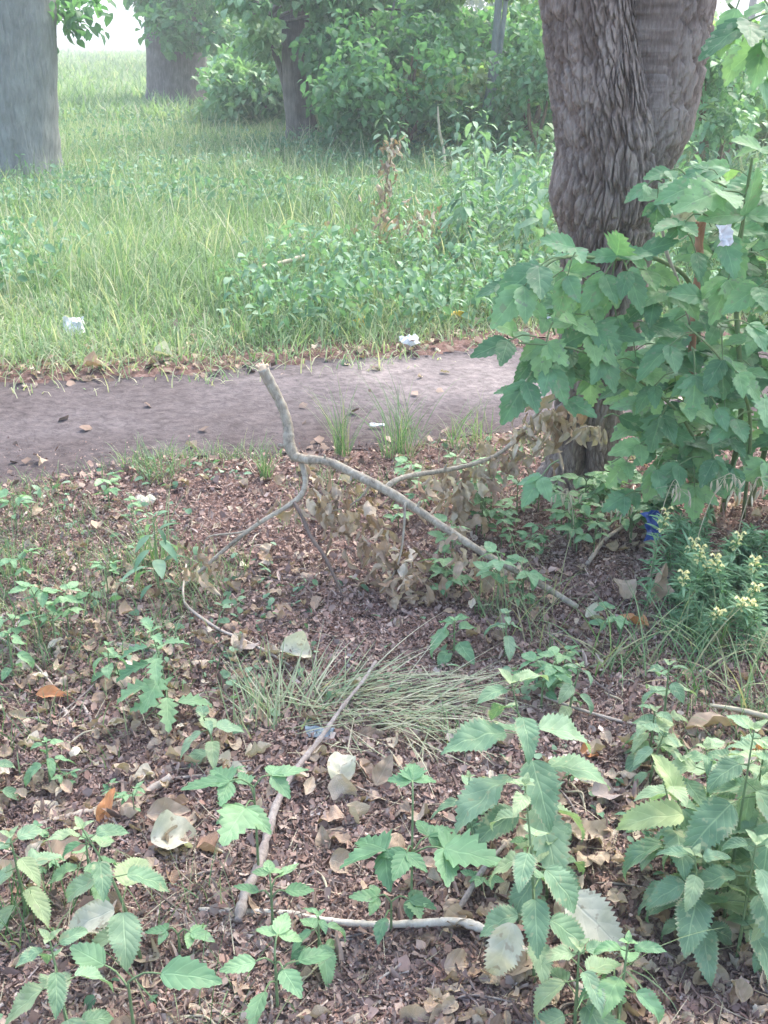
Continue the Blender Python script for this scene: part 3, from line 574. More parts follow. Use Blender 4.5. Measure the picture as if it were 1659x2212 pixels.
# ---------------------------------------------------------------- leafy shrub in front of the trunk
def shrub():
    base = B(1500, 1120); t = empty('box_elder_shrub', base, 'large leafy green shrub spilling in from the right in front of the trunk', 'shrub')
    ms, ml = MB(), MB(); b = base
    # main stems: (points)
    stems = [([b, at(1510, 900, 3.0), at(1500, 640, 2.95), at(1420, 560, 2.8), at(1330, 560, 2.65), at(1200, 560, 2.5), at(1130, 640, 2.45)], .008),
             ([b + [.1, .05, 0], at(1600, 900, 2.9), at(1590, 640, 2.8), at(1610, 440, 2.7), at(1625, 340, 2.65)], .009),
             ([b + [.05, -.05, 0], at(1500, 950, 2.8), at(1420, 850, 2.7), at(1260, 760, 2.55), at(1120, 740, 2.5)], .006),
             ([b + [.02, .1, 0], at(1480, 980, 2.85), at(1400, 960, 2.75), at(1320, 1000, 2.7)], .005),
             ([b + [.15, 0, 0], at(1620, 900, 2.7), at(1560, 780, 2.6), at(1480, 700, 2.55)], .006),
             ([b + [.2, .1, 0], at(1700, 800, 2.9), at(1780, 500, 2.8), at(1740, 250, 2.7), at(1620, 60, 2.5), at(1575, 10, 2.4)], .009)]
    for P, r in stems: tube(ms, [q - base for q in P], np.linspace(r, r * .35, len(P)), 7, 6, .12)
    # hand placed sprays: u, v, depth, screen angle (deg, 0=right, 90=up), size, leaflets
    sp_ = [(1165, 575, 2.45, 200, .15, 3), (1130, 620, 2.42, 225, .15, 3), (1225, 600, 2.5, 260, .13, 3), (1255, 545, 2.6, 130, .12, 3), (1330, 560, 2.6, 90, .13, 3), (1350, 575, 2.6, 290, .13, 3), (1310, 590, 2.62, 240, .12, 3), (1385, 545, 2.7, 60, .11, 3),
           (1110, 735, 2.5, 190, .12, 3), (1180, 740, 2.52, 255, .12, 3), (1140, 820, 2.5, 240, .14, 3), (1190, 800, 2.5, 300, .11, 3), (1250, 700, 2.55, 120, .12, 3), (1270, 720, 2.58, 310, .13, 3), (1180, 690, 2.6, 110, .10, 3), (1300, 760, 2.6, 290, .13, 3),
           (1385, 800, 2.65, 10, .10, 3), (1420, 830, 2.62, 230, .11, 3), (1370, 830, 2.7, 180, .10, 1), (1480, 870, 2.6, 0, .12, 3), (1540, 870, 2.6, 300, .11, 3), (1440, 880, 2.65, 250, .12, 3), (1340, 800, 2.7, 330, .12, 3), (1380, 700, 2.7, 30, .13, 3),
           (1420, 650, 2.7, 200, .12, 3), (1460, 740, 2.6, 210, .14, 3), (1500, 800, 2.6, 270, .12, 3), (1560, 760, 2.6, 275, .13, 3), (1610, 700, 2.55, 0, .12, 3), (1580, 800, 2.6, 330, .12, 3), (1530, 650, 2.65, 130, .12, 3), (1570, 610, 2.6, 250, .14, 3),
           (1560, 510, 2.5, 300, .15, 3), (1610, 460, 2.5, 90, .15, 3), (1580, 420, 2.5, 150, .16, 3), (1520, 400, 2.55, 170, .13, 3), (1450, 370, 2.7, 160, .09, 3), (1400, 400, 2.75, 200, .08, 3), (1420, 440, 2.72, 270, .08, 3), (1480, 480, 2.7, 220, .09, 3), (1500, 540, 2.7, 290, .11, 3),
           (1640, 400, 2.5, 60, .14, 3), (1650, 560, 2.5, 340, .14, 3), (1640, 620, 2.55, 200, .13, 3), (1650, 860, 2.6, 300, .12, 3), (1480, 1000, 2.7, 200, .12, 3), (1420, 1010, 2.7, 260, .13, 3), (1380, 960, 2.7, 170, .12, 3), (1350, 1000, 2.75, 230, .10, 3), (1450, 940, 2.7, 100, .11, 3),
           (1500, 1050, 2.7, 270, .12, 3), (1540, 980, 2.65, 280, .12, 3), (1590, 1000, 2.7, 250, .11, 3), (1360, 1070, 2.75, 190, .09, 3), (1180, 1020, 2.7, 230, .11, 3), (1330, 680, 2.7, 280, .11, 3), (1340, 900, 2.8, 20, .10, 1), (1290, 660, 2.7, 200, .09, 3),
           (1650, 330, 2.6, 120, .11, 3), (1655, 1000, 2.7, 200, .11, 3), (1590, 905, 2.6, 200, .12, 3), (1620, 45, 2.35, 190, .15, 3), (1590, 20, 2.4, 250, .11, 1), (1650, 90, 2.4, 260, .12, 3), (1600, 100, 2.5, 250, .10, 1), (1660, 20, 2.35, 300, .13, 3), (1640, 150, 2.5, 290, .11, 3)]
    for (u, v, Y, ang, s, n) in sp_:
        p = at(u, v, Y) - base; a = R_(ang)
        dr = np.array([math.cos(a), rng.uniform(-.5, .0), math.sin(a) * .6])
        compound(ml, ms, p - nrm(dr) * s * .45, dr, s * .80, n, .38, lob=.10, stem_r=.0018, face=.8)
    for _ in range(46):
        u = rng.uniform(1130, 1420); v = rng.uniform(570, 880)
        if v > 800 and u > 1200: continue
        a = rng.uniform(0, 6.28); compound(ml, ms, at(u, v, 2.5 + (u - 1100) * .0007 + rng.uniform(0, .12)) - base, [math.cos(a), -.2, math.sin(a) * .5], rng.uniform(.065, .10), 3, .4, lob=.1, face=.8)
    # depth of foliage behind
    for _ in range(270):
        u = rng.uniform(1400, 1850); lo = 380 if u > 1500 else 620; v = rng.uniform(lo, 1080); Y = rng.uniform(2.75, 3.2)
        if u < 1470 and Y > 3.0: Y = 2.85
        p = at(u, v, Y) - base; a = rng.uniform(0, 6.28)
        compound(ml, ms, p, [math.cos(a), math.sin(a) * .6, .3], rng.uniform(.07, .115), 3, .4, lob=.1, face=.6)
    for _ in range(14):
        u = rng.uniform(1670, 1900); v = rng.uniform(0, 400); Y = rng.uniform(2.5, 3.2); p = at(u, v, Y) - base; a = rng.uniform(0, 6.28)
        compound(ml, ms, p, [math.cos(a), math.sin(a) * .6, .3], rng.uniform(.08, .12), 3, .4, lob=.2)
    ms.build('stem', M_stem, t); ml.build('foliage', M_maple, t)
    # broken reddish stem with torn top
    m = MB(); tube(m, [q - base for q in (B(1495, 1100), at(1493, 800, 2.95), at(1505, 620, 2.9), at(1512, 540, 2.88), at(1503, 478, 2.86))], [.012, .011, .010, .010, .007], 9, 6, .15); o = m.build('broken_stem', M_redwood, t)
    tag(o, 'broken reddish brown stem with a torn top')
    m = MB()
    for P, r in (([at(1508, 560, 2.88), at(1525, 470, 2.85), at(1558, 455, 2.82)], .006), ([at(1506, 540, 2.87), at(1512, 490, 2.86), at(1535, 462, 2.8)], .008), ([at(1508, 520, 2.87), at(1485, 430, 2.86)], .004)):
        tube(m, [q - base for q in P], [r, r * .8, r * .3][:len(P)], 6, 4, .4)
    m.build('splinter', M_redwood, o)
    m = MB(); m.one(T_dry[4], frame(at(1462, 505, 2.82) - at(1490, 458, 2.84), (0, -1, .3)), at(1490, 455, 2.83) - base, .085, .5); tag(m.build('leaf', M_cream, t), 'pale yellowish dead leaf hanging by the broken stem')
    return t
shrub()
def stick(label, P, r, mat, name='fallen_stick', cat='stick', group=None, knob=.25, sides=8):
    b = np.array(P[0]); m = MB(); tube(m, [np.array(p) - b for p in P], r, sides, 7, knob); o = m.build(name, mat); o.location = b; return tag(o, label, cat, group)
stick('pale bare stick slanting in front of the trunk under the shrub leaves', [at(1428, 482, 2.8), at(1440, 545, 2.8), at(1458, 590, 2.8), at(1472, 632, 2.8), at(1490, 700, 2.85)], [.004, .0045, .004, .004, .003], M_twig, name='dead_twig', cat='twig')

# ---------------------------------------------------------------- the fallen branch
def hang_leaves(mb, segs, n, size, Y, spread=.05, down=-.9):
    for _ in range(n):
        (a, b) = segs[rng.integers(len(segs))]; f = rng.random(); q = np.array(a) * (1 - f) + np.array(b) * f
        p = at(q[0], q[1], Y(q) if callable(Y) else Y) + rng.normal(0, spread, 3) * [1, 1, .6]
        dr = nrm([rng.normal(0, .6), rng.normal(0, .6), rng.normal(down, .3)])
        yield p, dr, size * rng.uniform(.6, 1.3)
def fallen_branch():
    base = B(1245, 1305)
    t = empty('fallen_branch', base, 'large forked fallen branch with peeled cut end sticking up over the path', 'branch')
    J = at(640, 992, 2.80); D = lambda u, v, Y: at(u, v, Y) - base
    m = MB()
    tube(m, [D(568, 797, 2.86), D(585, 830, 2.86), D(608, 875, 2.85), D(622, 920, 2.83), D(625, 960, 2.81), D(640, 992, 2.80)], [.0150, .0148, .0135, .014, .0155, .0145], 14, 9, .16)
    tube(m, [D(634, 985, 2.80), D(660, 992, 2.79), D(710, 998, 2.77), D(770, 1026, 2.73), D(840, 1062, 2.69), D(900, 1100, 2.66), D(960, 1140, 2.63), D(1050, 1198, 2.58), D(1150, 1252, 2.54), D(1248, 1312, 2.50)], [.0135, .0125, .0122, .0118, .0125, .0105, .010, .0098, .0090, .0070], 14, 9, .16)
    tube(m, [D(832, 1058, 2.695), D(850, 1040, 2.72), D(890, 1027, 2.78), D(960, 1016, 2.85), D(1030, 1000, 2.92), D(1085, 975, 2.98), D(1130, 930, 3.03), D(1180, 870, 3.06), D(1240, 815, 3.08), D(1290, 760, 3.1)], [.0085, .0075, .0072, .0068, .0066, .0062, .0055, .005, .0045, .003], 10, 7, .10)
    tube(m, [D(652, 1000, 2.80), D(660, 1040, 2.77), D(650, 1070, 2.74), D(622, 1093, 2.72), D(560, 1130, 2.69), D(500, 1175, 2.66), D(430, 1236, 2.62), D(385, 1275, 2.60)], [.0085, .008, .0078, .007, .0060, .0055, .0048, .003], 10, 7, .10)
    tube(m, [D(560, 1130, 2.69), D(520, 1150, 2.7), D(450, 1160, 2.71), D(440, 1195, 2.68)], [.003, .0028, .002, .001], 6, 5, .1)
    tube(m, [D(875, 1085, 2.66), D(872, 1150, 2.63), D(862, 1210, 2.59), D(845, 1250, 2.56), D(820, 1280, 2.54)], [.004, .0035, .003, .0025, .0015], 6, 5, .1)
    tube(m, [D(800, 1045, 2.71), D(780, 1075, 2.72), D(740, 1098, 2.72), D(690, 1110, 2.72)], [.004, .003, .0025, .0015], 6, 5, .1)
    for (u, v, Y, r, dx, dz) in ((614, 964, 2.81, .006, -.016, .006), (700, 998, 2.775, .004, .004, .022), (762, 1022, 2.73, .004, -.006, -.02), (900, 1098, 2.66, .004, .01, .022), (985, 1158, 2.615, .0035, -.004, -.02), (1050, 1196, 2.58, .0035, .008, .02), (1120, 1236, 2.55, .003, -.01, .018), (598, 850, 2.855, .004, -.012, .008), (960, 1014, 2.85, .003, .006, .018), (560, 1130, 2.69, .003, -.004, .016)):
        q = D(u, v, Y); tube(m, [q, q + [dx * .5, -.004, dz * .5], q + [dx, -.006, dz]], [r * 1.5, r, r * .8], 7, 3, .3)
    m.build('limb', M_branch, t)
    m = MB(); tube(m, [D(636, 1085, 2.72), D(655, 1120, 2.68), D(672, 1160, 2.64), D(700, 1200, 2.60), D(722, 1245, 2.57), D(742, 1290, 2.55)], [.0055, .0058, .0055, .005, .004, .002], 8, 6, .2); tag(m.build('limb', M_darktwig, t), 'dark side limb hanging down')
    m = MB(); e = D(568, 797, 2.86); ax = nrm(D(568, 797, 2.86) - D(585, 830, 2.86)); tube(m, [e - ax * .004, e + ax * .006, e + ax * .012], [.0135, .0125, .008], 12, 2, .3)
    for k in range(9):
        a = k * .7; q = e + np.array([math.cos(a) * .010, math.sin(a) * .006, 0]); tube(m, [q, q + ax * rng.uniform(.006, .018) + rng.normal(0, .006, 3)], [.004, .0015], 5, 2, .3)
    tube(m, [e, e + [.014, 0, .012]], [.007, .005], 6, 2, .3); tube(m, [e, e + [-.020, 0, .008]], [.005, .003], 6, 2, .3)
    tag(m.build('cut_end', M_cut, t), 'splintered pale orange cut end')
    for (u, v, Y, r) in ((614, 963, 2.81, .008), (762, 1018, 2.73, .013), (836, 1052, 2.69, .012)):
        pass
    # withered leaves still on it
    m = MB()
    S1 = [((690, 1020), (800, 1100)), ((700, 1060), (780, 1180)), ((740, 1090), (850, 1180)), ((660, 1060), (740, 1120)), ((760, 1130), (880, 1230)), ((830, 1180), (900, 1260))]
    for p, dr, s in hang_leaves(m, S1, 150, .056, lambda q: 2.80 - (q[1] - 1000) * .0009, .045): m.one(T_hang[rng.integers(3)], frame(dr, rng.normal(0, 1, 3)), p - base, s, rng.random())
    S2 = [((900, 1025), (1000, 1040)), ((1000, 1020), (1080, 1020)), ((1060, 990), (1130, 990)), ((1120, 930), (1180, 940)), ((1150, 870), (1200, 900)), ((1180, 900), (1260, 880)), ((960, 1030), (1010, 1110))]
    for p, dr, s in hang_leaves(m, S2, 190, .058, lambda q: 2.80 + (q[0] - 850) * .0007, .03): m.one(T_hang[rng.integers(3)], frame(dr, rng.normal(0, 1, 3)), p - base, s, .3 + .7 * rng.random())
    S3 = [((860, 1150), (880, 1240)), ((960, 1150), (1020, 1200)), ((1040, 1210), (1100, 1250)), ((830, 1250), (900, 1260)), ((430, 1190), (445, 1240))]
    for p, dr, s in hang_leaves(m, S3, 70, .050, lambda q: 2.62 - (q[1] - 1150) * .0008, .03): m.one(T_hang[rng.integers(3)], frame(dr, rng.normal(0, 1, 3)), p - base, s, rng.random())
    m.build('withered_leaves', M_dryv, t)
fallen_branch()
# hanging dead leaf bunch against the trunk foot
b = at(1265, 930, 3.0); t = empty('dead_sprig', b, 'cluster of curled cream dead leaves hanging in front of the trunk foot', 'dead sprig')
m = MB(); tube(m, [(-.03, 0, .0), (.0, 0, .012), (.05, .02, .0)], [.002, .002, .0015], 5, 3, cap=True); m.build('twig', M_twig, t)
m = MB()
for k in range(12): m.one(T_hang[k % 3], frame([rng.normal(0, .4), rng.normal(0, .3), -1], rng.normal(0, 1, 3)), np.array([rng.uniform(-.03, .05), rng.normal(0, .01), .01]), rng.uniform(.05, .075), .9)
m.build('foliage', M_dryv, t)

# ---------------------------------------------------------------- twigs and sticks on the ground
def gp(u, v, dz=.006): return G(u, v, dz)
stick('long knobbly grey branch lying from the grass clump down to the left of centre', [gp(812, 1485, .07), gp(785, 1520, .06), gp(740, 1570, .05), gp(690, 1625, .03), gp(640, 1690, .03), gp(600, 1760, .03), gp(578, 1830, .025), gp(558, 1900, .025), gp(532, 1960, .03), gp(515, 2010, .02)], [.0035, .004, .0045, .0055, .0062, .007, .0082, .0085, .009, .007], M_greybark, knob=.5, name='fallen_branch', cat='branch')
stick('straight brown stick lying on the soil at the left', [gp(60, 1795), gp(150, 1770), gp(240, 1748), gp(320, 1715), gp(372, 1697, .02)], [.006, .0075, .0085, .0085, .0095], M_twig)
stick('cream barked branch lying along the bottom, curving down to the right', [gp(430, 1975, .01), gp(520, 1978, .01), gp(620, 1985, .012), gp(700, 2000, .012), gp(800, 2012, .015), gp(900, 2015, .02), gp(990, 2022, .03), gp(1060, 2045, .03), gp(1130, 2075, .02), gp(1190, 2105, .015), gp(1262, 2150, .01)], [.0045, .005, .0055, .0055, .006, .0065, .0075, .0078, .0075, .007, .006], M_creambark, name='fallen_branch', cat='branch', knob=.3)
stick('short grey twig propped on the cream branch under the nettle', [gp(968, 2012, .01), gp(1010, 1960, .03), gp(1050, 1915, .05), gp(1090, 1880, .06)], [.005, .005, .0045, .003], M_greybark, name='twig', cat='twig')
stick('pale curved twig running to the round pale leaves in the left middle', [gp(405, 1255, .05), gp(398, 1310, .04), gp(410, 1335, .03), gp(470, 1372, .02), gp(520, 1395, .02), gp(580, 1425, .02), gp(625, 1452, .02)], [.0025, .003, .0035, .0038, .004, .0035, .002], M_twig, name='twig', cat='twig')
stick('brown stick leaning on the ground left of the blue scrap', [gp(1268, 1225, .01), gp(1305, 1180, .02), gp(1350, 1150, .03), gp(1400, 1105, .06)], [.007, .006, .005, .005], M_twig, name='twig', cat='twig')
stick('long thin grey reed lying behind the tall nettle', [gp(1165, 1518, .02), gp(1240, 1545, .02), gp(1320, 1565, .015), gp(1390, 1582, .015)], [.003, .0033, .0035, .003], M_twig, name='dry_reed', cat='reed')
stick('thick split straw reed at the right edge', [gp(1530, 1548, .03), gp(1590, 1558, .03), gp(1640, 1570, .03), gp(1720, 1590, .03)], [.004, .0055, .006, .006], M_straw, name='dry_reed', cat='reed')
stick('thin grey twig at the left edge above the orange leaf', [gp(-40, 1370, .02), gp(30, 1410, .02), gp(80, 1450, .015), gp(125, 1500, .01)], [.003, .003, .003, .002], M_twig, name='twig', cat='twig')
stick('short grey wood piece left of the jagged weed', [gp(255, 1400, .01), gp(300, 1408, .012), gp(345, 1418, .01)], [.006, .0065, .004], M_greybark, name='twig', cat='twig')
stick('thin brown twig rising to the young nettle left of the grass clump', [gp(380, 1675, .01), gp(420, 1640, .02), gp(470, 1610, .04), gp(490, 1580, .05)], [.003, .003, .0025, .0015], M_darktwig, name='twig', cat='twig')
stick('small bleached twig bent like a hook on the left bare soil', [gp(130, 1530), gp(145, 1545), gp(155, 1565)], [.004, .005, .0035], M_twig, name='twig', cat='twig')
stick('small bleached twig right of the hooked one on the left bare soil', [gp(178, 1525), gp(192, 1550), gp(205, 1580)], [.003, .004, .003], M_twig, name='twig', cat='twig')
stick('pale stick lying in the grass beyond the path', [at(543, 582, 6.1), at(600, 570, 6.2), at(658, 553, 6.3)], [.015, .014, .011], M_straw)
stick('bent pale dead stalk standing in the far lawn', [gp(962, 392, .02), gp(958, 385, .25), gp(948, 385, .45), gp(944, 385, .62), gp(943, 385, .7)], [.013, .014, .013, .010, .006], M_straw, name='dead_stalk', cat='stalk')
stick('dark stick lying below the jagged weed', [gp(470, 1440, .01), gp(540, 1452, .01), gp(600, 1455, .01)], [.004, .005, .003], M_darktwig, name='twig', cat='twig')
stick('thin twig across the soil below the centre', [gp(380, 1690, .01), gp(450, 1685, .01), gp(560, 1700, .01)], [.003, .003, .002], M_twig, name='twig', cat='twig')
stick('twig lying right of the trunk foot towards the right edge', [gp(1330, 1140, .02), gp(1290, 1190, .02), gp(1270, 1215, .01)], [.004, .004, .003], M_darktwig, name='twig', cat='twig')
tw = [[(640 + dx, v) for dx in (0,)] for v in ()]
tmesh = []
for k in range(4):
    m = MB(); L0 = .06; tube(m, [(-L0, rng.normal(0, .006), .004), (-L0 * .3, rng.normal(0, .01), .008), (L0 * .4, rng.normal(0, .01), .007), (L0, 0, .004)], [.0012, .0022, .002, .001], 6, 4, .3)
    o = m.build('twig', [M_twig, M_darktwig, M_straw, M_greybark][k]); tmesh.append(o)
first = [True] * 4; cnt = 0
while cnt < 110:
    u, v = rng.uniform(-40, 1700), rng.uniform(1050, 2280); q = flat(u, v)
    k = rng.integers(4); o = tmesh[k] if first[k] else tmesh[k].copy()
    if not first[k]: COL.objects.link(o)
    first[k] = False; o.location = G(u, v, .004); o.rotation_euler = (rng.normal(0, .1), rng.normal(0, .1), rng.uniform(0, 6.28)); o.scale = (rng.uniform(.4, 1.6), 1, 1)
    side = 'left' if u < 830 else 'right'; dep = 'near the bottom' if v > 1850 else 'below the grass clump' if v > 1600 else 'level with the grass clump' if v > 1400 else 'nearer the path'
    col = ['pale', 'dark', 'straw coloured', 'grey'][k]
    tag(o, f'small {col} twig on the {side}, {dep}', 'twig', f'loose {col} twigs {side} {dep}'); cnt += 1

# ---------------------------------------------------------------- dead leaves, singly
def dleaf(label, u, v, s, T, mat=M_dry, rz=0., tilt=(0, 0), dz=.006, name='dead_leaf', cat='leaf', group=None):
    m = MB(); V, Fc, UV = T; m.add(V * s - [s * .5, 0, 0], Fc, UV, .5); o = m.build(name, mat); o.location = G(u, v, dz + .15 * s); o.rotation_euler = (tilt[0], tilt[1], rz); return tag(o, label, cat, group)
dleaf('bright yellow leaf on the far verge of the path, left one', 782, 708, .10, T_dry[4], M_yellow, .6, (.5, -.2), .03)
dleaf('bright yellow leaf on the far verge of the path, right one', 990, 692, .10, T_dry[4], M_yellow, 2.0, (.4, .2), .03)
dleaf('orange curled leaf standing on edge near the straight brown stick', 235, 1770, .075, T_dry[3], M_orange, 1.2, (.2, -.9), .02)
dleaf('long orange brown rolled leaf on the left bare soil', 120, 1520, .08, T_dry[3], M_orange, .1, (.3, 0), .012)
dleaf('large whitish round leaf at the end of the pale curved twig', 645, 1432, .085, T_dry[0], M_cream, .1, (.5, .1), .02)
dleaf('rounded tan leaf on the pale curved twig', 532, 1412, .06, T_round[0], M_barkpale, 1.3, (.7, .1), .02)
dleaf('broad tan leaf lying behind the spindly nettle', 385, 1830, .095, T_round[0], M_cream, .3, (.35, .1), .01)
dleaf('folded tan leaf behind the broad one by the spindly nettle', 370, 1790, .085, T_dry[1], M_dry, .1, (.5, .1), .02)
dleaf('oval tan leaf left of the spindly nettle', 155, 1868, .085, T_round[1], M_dry, .5, (.2, .1), .01)
dleaf('pale ribbed pointed leaf propped up below the grass clump', 738, 1690, .075, T_round[0], M_cream, 1.5, (.1, -.7), .03)
dleaf('tan folded leaf propped right of the ribbed one', 830, 1700, .07, T_dry[1], M_dry, 1.0, (.4, -.5), .03)
dleaf('curled whitish leaf between the left nettles', 205, 2030, .075, T_dry[0], M_cream, .2, (.2, .1), .015)
dleaf('large pale cream leaf with ragged edge at the bottom right of centre', 1290, 2075, .13, T_nettle[0], M_cream, -.6, (.5, .5), .05)
dleaf('rolled tan leaf under the cream branch', 1000, 2105, .06, T_dry[2], M_dry, .2, (.6, 0), .01)
dleaf('long tan boat shaped leaf under the nettle at the bottom', 1130, 2112, .10, T_dry[3], M_dry, .35, (.2, 0), .012)
dleaf('small orange tan leaf right of the tall nettle', 1275, 1637, .045, T_round[0], M_orange, .2, (.3, 0))
dleaf('flat tan leaf on the soil between the two big nettles', 1285, 1822, .08, T_round[1], M_dry, .0, (.2, .05))
dleaf('big crumpled greyish pink dead leaf right of the branch tip', 1400, 1312, .12, T_dry[6], M_dry, 1.4, (.7, -.9), .06)
dleaf('crumpled tan leaf left of the big greyish one', 1345, 1300, .08, T_dry[2], M_dry, 1.6, (.3, -.7), .04)
dleaf('flat orange tan leaf below the big crumpled one', 1365, 1365, .08, T_dry[1], M_orange, 2.9, (.2, 0), .01)
dleaf('pale cupped leaf at the tip of the fallen branch', 1285, 1345, .06, T_dry[0], M_cream, .4, (.3, .1), .01)
dleaf('reddish brown leaf at the right edge above the nettle group', 1612, 1632, .07, T_round[1], M_orange, 2.6, (.2, .2), .01)
dleaf('brown leaf by the right reed', 1530, 1590, .12, T_dry[3], M_dry, 3.0, (.2, 0), .015)
dleaf('pale leaf pointing up right of the reed stick on the right', 1445, 1585, .07, T_dry[2], M_dry, .4, (.3, 0), .01)
dleaf('grey round dead leaf by the small nettle right of centre', 1310, 1735, .07, T_round[0], M_barkpale, .4, (.3, .2), .015)
dleaf('pale pointed leaf lying left of the middle on dark soil', 318, 1088, .06, T_dry[4], M_cream, .2, (.5, 0), .01)
dleaf('plump tan leaf at the path edge on the left', 205, 812, .09, T_dry[0], M_dry, .4, (.3, 0), .01)
dleaf('bleached leaf at the far path edge', 355, 778, .09, T_dry[0], M_cream, .1, (.4, 0), .02)
# scattered ones
shapes = []
for k, T in enumerate(T_dry):
    m = MB(); V, Fc, UV = T; m.add(V - [.5, 0, 0], Fc, UV, .5); o = m.build('dead_leaf', M_dry); shapes.append([o, True])
def dens(u, v):
    d_ = .35
    if v < 820: d_ = .25
    if 820 < v < 960 and u < 1100: d_ = .10
    if 1180 < v < 1450 and u < 700: d_ = .9
    if 1150 < v < 1330 and 700 < u < 1100: d_ = .7
    if 1600 < v < 1900 and 560 < u < 950: d_ = 1.
    if 1180 < v < 1350 and 1250 < u < 1480: d_ = 1.
    if 1350 < v < 1560 and 600 < u < 1000: d_ = .12
    return d_
cnt = 0
REG = lambda u, v: ('on the far path verge' if v < 830 else 'on the trodden path' if v < 985 else 'on the ground left of the fallen branch' if (v < 1330 and u < 640) else 'on the ground under the fallen branch' if (v < 1330 and u < 1200) else 'on the ground below the leafy shrub' if v < 1400 and u >= 1200 else 'on the soil left of the jagged weed' if (v < 1600 and u < 400) else 'on the soil around the flattened grass clump' if v < 1620 else 'in the heap below the flattened grass clump' if (v < 1920 and 540 < u < 960) else 'on the ground among the left nettles' if u < 540 else 'on the ground among the right nettles' if u > 960 else 'on the litter at the bottom centre')
while cnt < 262:
    v = 740 + 1540 * rng.random() ** .85; u = rng.uniform(-60, 1720)
    if rng.random() > dens(u, v): continue
    if v < 830 and u > 1080: continue
    if abs(v - (1030 - .07 * u)) < 25 and rng.random() < .3: continue
    k = rng.integers(len(shapes)); o = shapes[k][0] if shapes[k][1] else shapes[k][0].copy()
    if not shapes[k][1]: COL.objects.link(o)
    shapes[k][1] = False
    s = rng.uniform(.035, .07); heap = 1600 < v < 1900 and 560 < u < 950
    o.location = G(u, v, .004 + (.02 * rng.random() if heap else 0) + .1 * s); o.scale = (s, s, s * rng.uniform(.6, 1.2)); o.rotation_euler = (rng.normal(0, .45), rng.normal(0, .35), rng.uniform(0, 6.28))
    r = REG(u, v); sz = 'tiny' if s < .045 else 'small' if s < .058 else 'larger'; kd = ['cupped', 'folded', 'arched', 'rolled', 'spread', 'toothed', 'twisted'][k]; tag(o, f'{sz} {kd} dead leaf ' + r, 'leaf', 'dead leaves ' + r); cnt += 1

# ---------------------------------------------------------------- litter crumbs (uncountable)
def in_view_ground(N_, v0, v1, u0=-120, u1=1780):
    u = rng.uniform(u0, u1, N_); v = rng.uniform(v0, v1, N_); a, b_ = (u - 829.5) / F, (1106 - v) / F
    dy = cp + b_ * sp; dz = -sp + b_ * cp; s = -CAMH / dz; return a * s, dy * s
def scatter_litter():
    m = MB()
    x = rng.uniform(-1.7, 2.0, 60000); y = .75 + 3.1 * rng.random(60000); a, b_ = in_view_ground(250000, 960, 2290); x = np.concatenate([x, a]); y = np.concatenate([y, b_])
    pm = pathmask(x, y); dn = np.clip(y - ynear(x) + .10 + .10 * (n2(x, y, 5, 91) - .5), 0, 9); k = rng.random(len(x)) < np.maximum(np.exp(-(dn / .16) ** 1.3), .05); k &= (y < yfar(x)); k &= (turfness(x, y) < .5) | (rng.random(len(x)) < .5); x, y, pm = x[k], y[k], pm[k]
    z = H(x, y) + rng.uniform(.000, .012, len(x)) + .012 * (pm > .5); P = np.stack([x, y, z], 1); n = len(P); c = rng.integers(0, 6, n)
    tone = np.clip(.5 * n2(x, y, 3, 44) + .3 * n2(x, y, 22, 45) + .2 * rng.random(n) + rng.normal(0, .19, n), 0, 1)
    for i in range(6):
        q = c == i; m.many(T_flake[i], rframes(q.sum(), .6), P[q], (rng.gamma(1.6, .0019, q.sum()) + .010 * (rng.random(q.sum()) < .06)) * (2.2 if i in (1, 4) else 1) * np.where(pm[q] > .5, .8, 1) + .003, tone[q])
    tag(m.build('leaf_litter', M_litter), 'crumbled reddish brown leaf litter covering the bare soil', 'litter', kind='stuff')
    m = MB(); x, y = in_view_ground(2600, 1000, 2290); a, b_ = in_view_ground(900, 690, 830, u1=1150); k = (pathmask(x, y) < .2) & (y < ynear(x)) & (n2(x, y, 2.3, 77) + np.where((x < -.25) & (y > 1.8) & (y < 2.9), .25, 0) + .25 * rng.random(len(x)) > .68); x, y = x[k], y[k]; k = (b_ > yfar(a) - .05) & (rng.random(900) < np.exp(-(b_ - yfar(a)) / .25)); x = np.concatenate([x, a[k]]); y = np.concatenate([y, b_[k]]); n = len(x)
    P = np.stack([x, y, H(x, y) + rng.uniform(.006, .03, n)], 1); c = rng.integers(0, 7, n)
    for i in range(7):
        q = c == i; m.many(T_dry[i], rframes(q.sum(), .35), P[q], rng.uniform(.018, .045, q.sum()), rng.random(q.sum()))
    tag(m.build('small_dead_leaves', M_dryv), 'small broken tan dead leaves strewn over the litter', 'litter', kind='stuff')
scatter_litter()
def scatter_far():
    m = MB(); x = rng.uniform(-4, 4, 6000); y = rng.uniform(2.8, 7, 6000)
    d1 = np.abs(y - ynear(x)); d2 = np.abs(y - yfar(x)); k = rng.random(len(x)) < np.exp(-(np.minimum(d1, d2) / .14) ** 2) * .8 + .05; x, y = x[k], y[k]
    P = np.stack([x, y, H(x, y) + .014], 1); m.many(T_flake[0], rframes(len(P), .4), P, rng.uniform(.012, .04, len(P)), rng.random(len(P)))
    tag(m.build('path_litter', M_crumb), 'small dry leaf crumbs strewn along the edges of the path', 'litter', kind='stuff')
scatter_far()

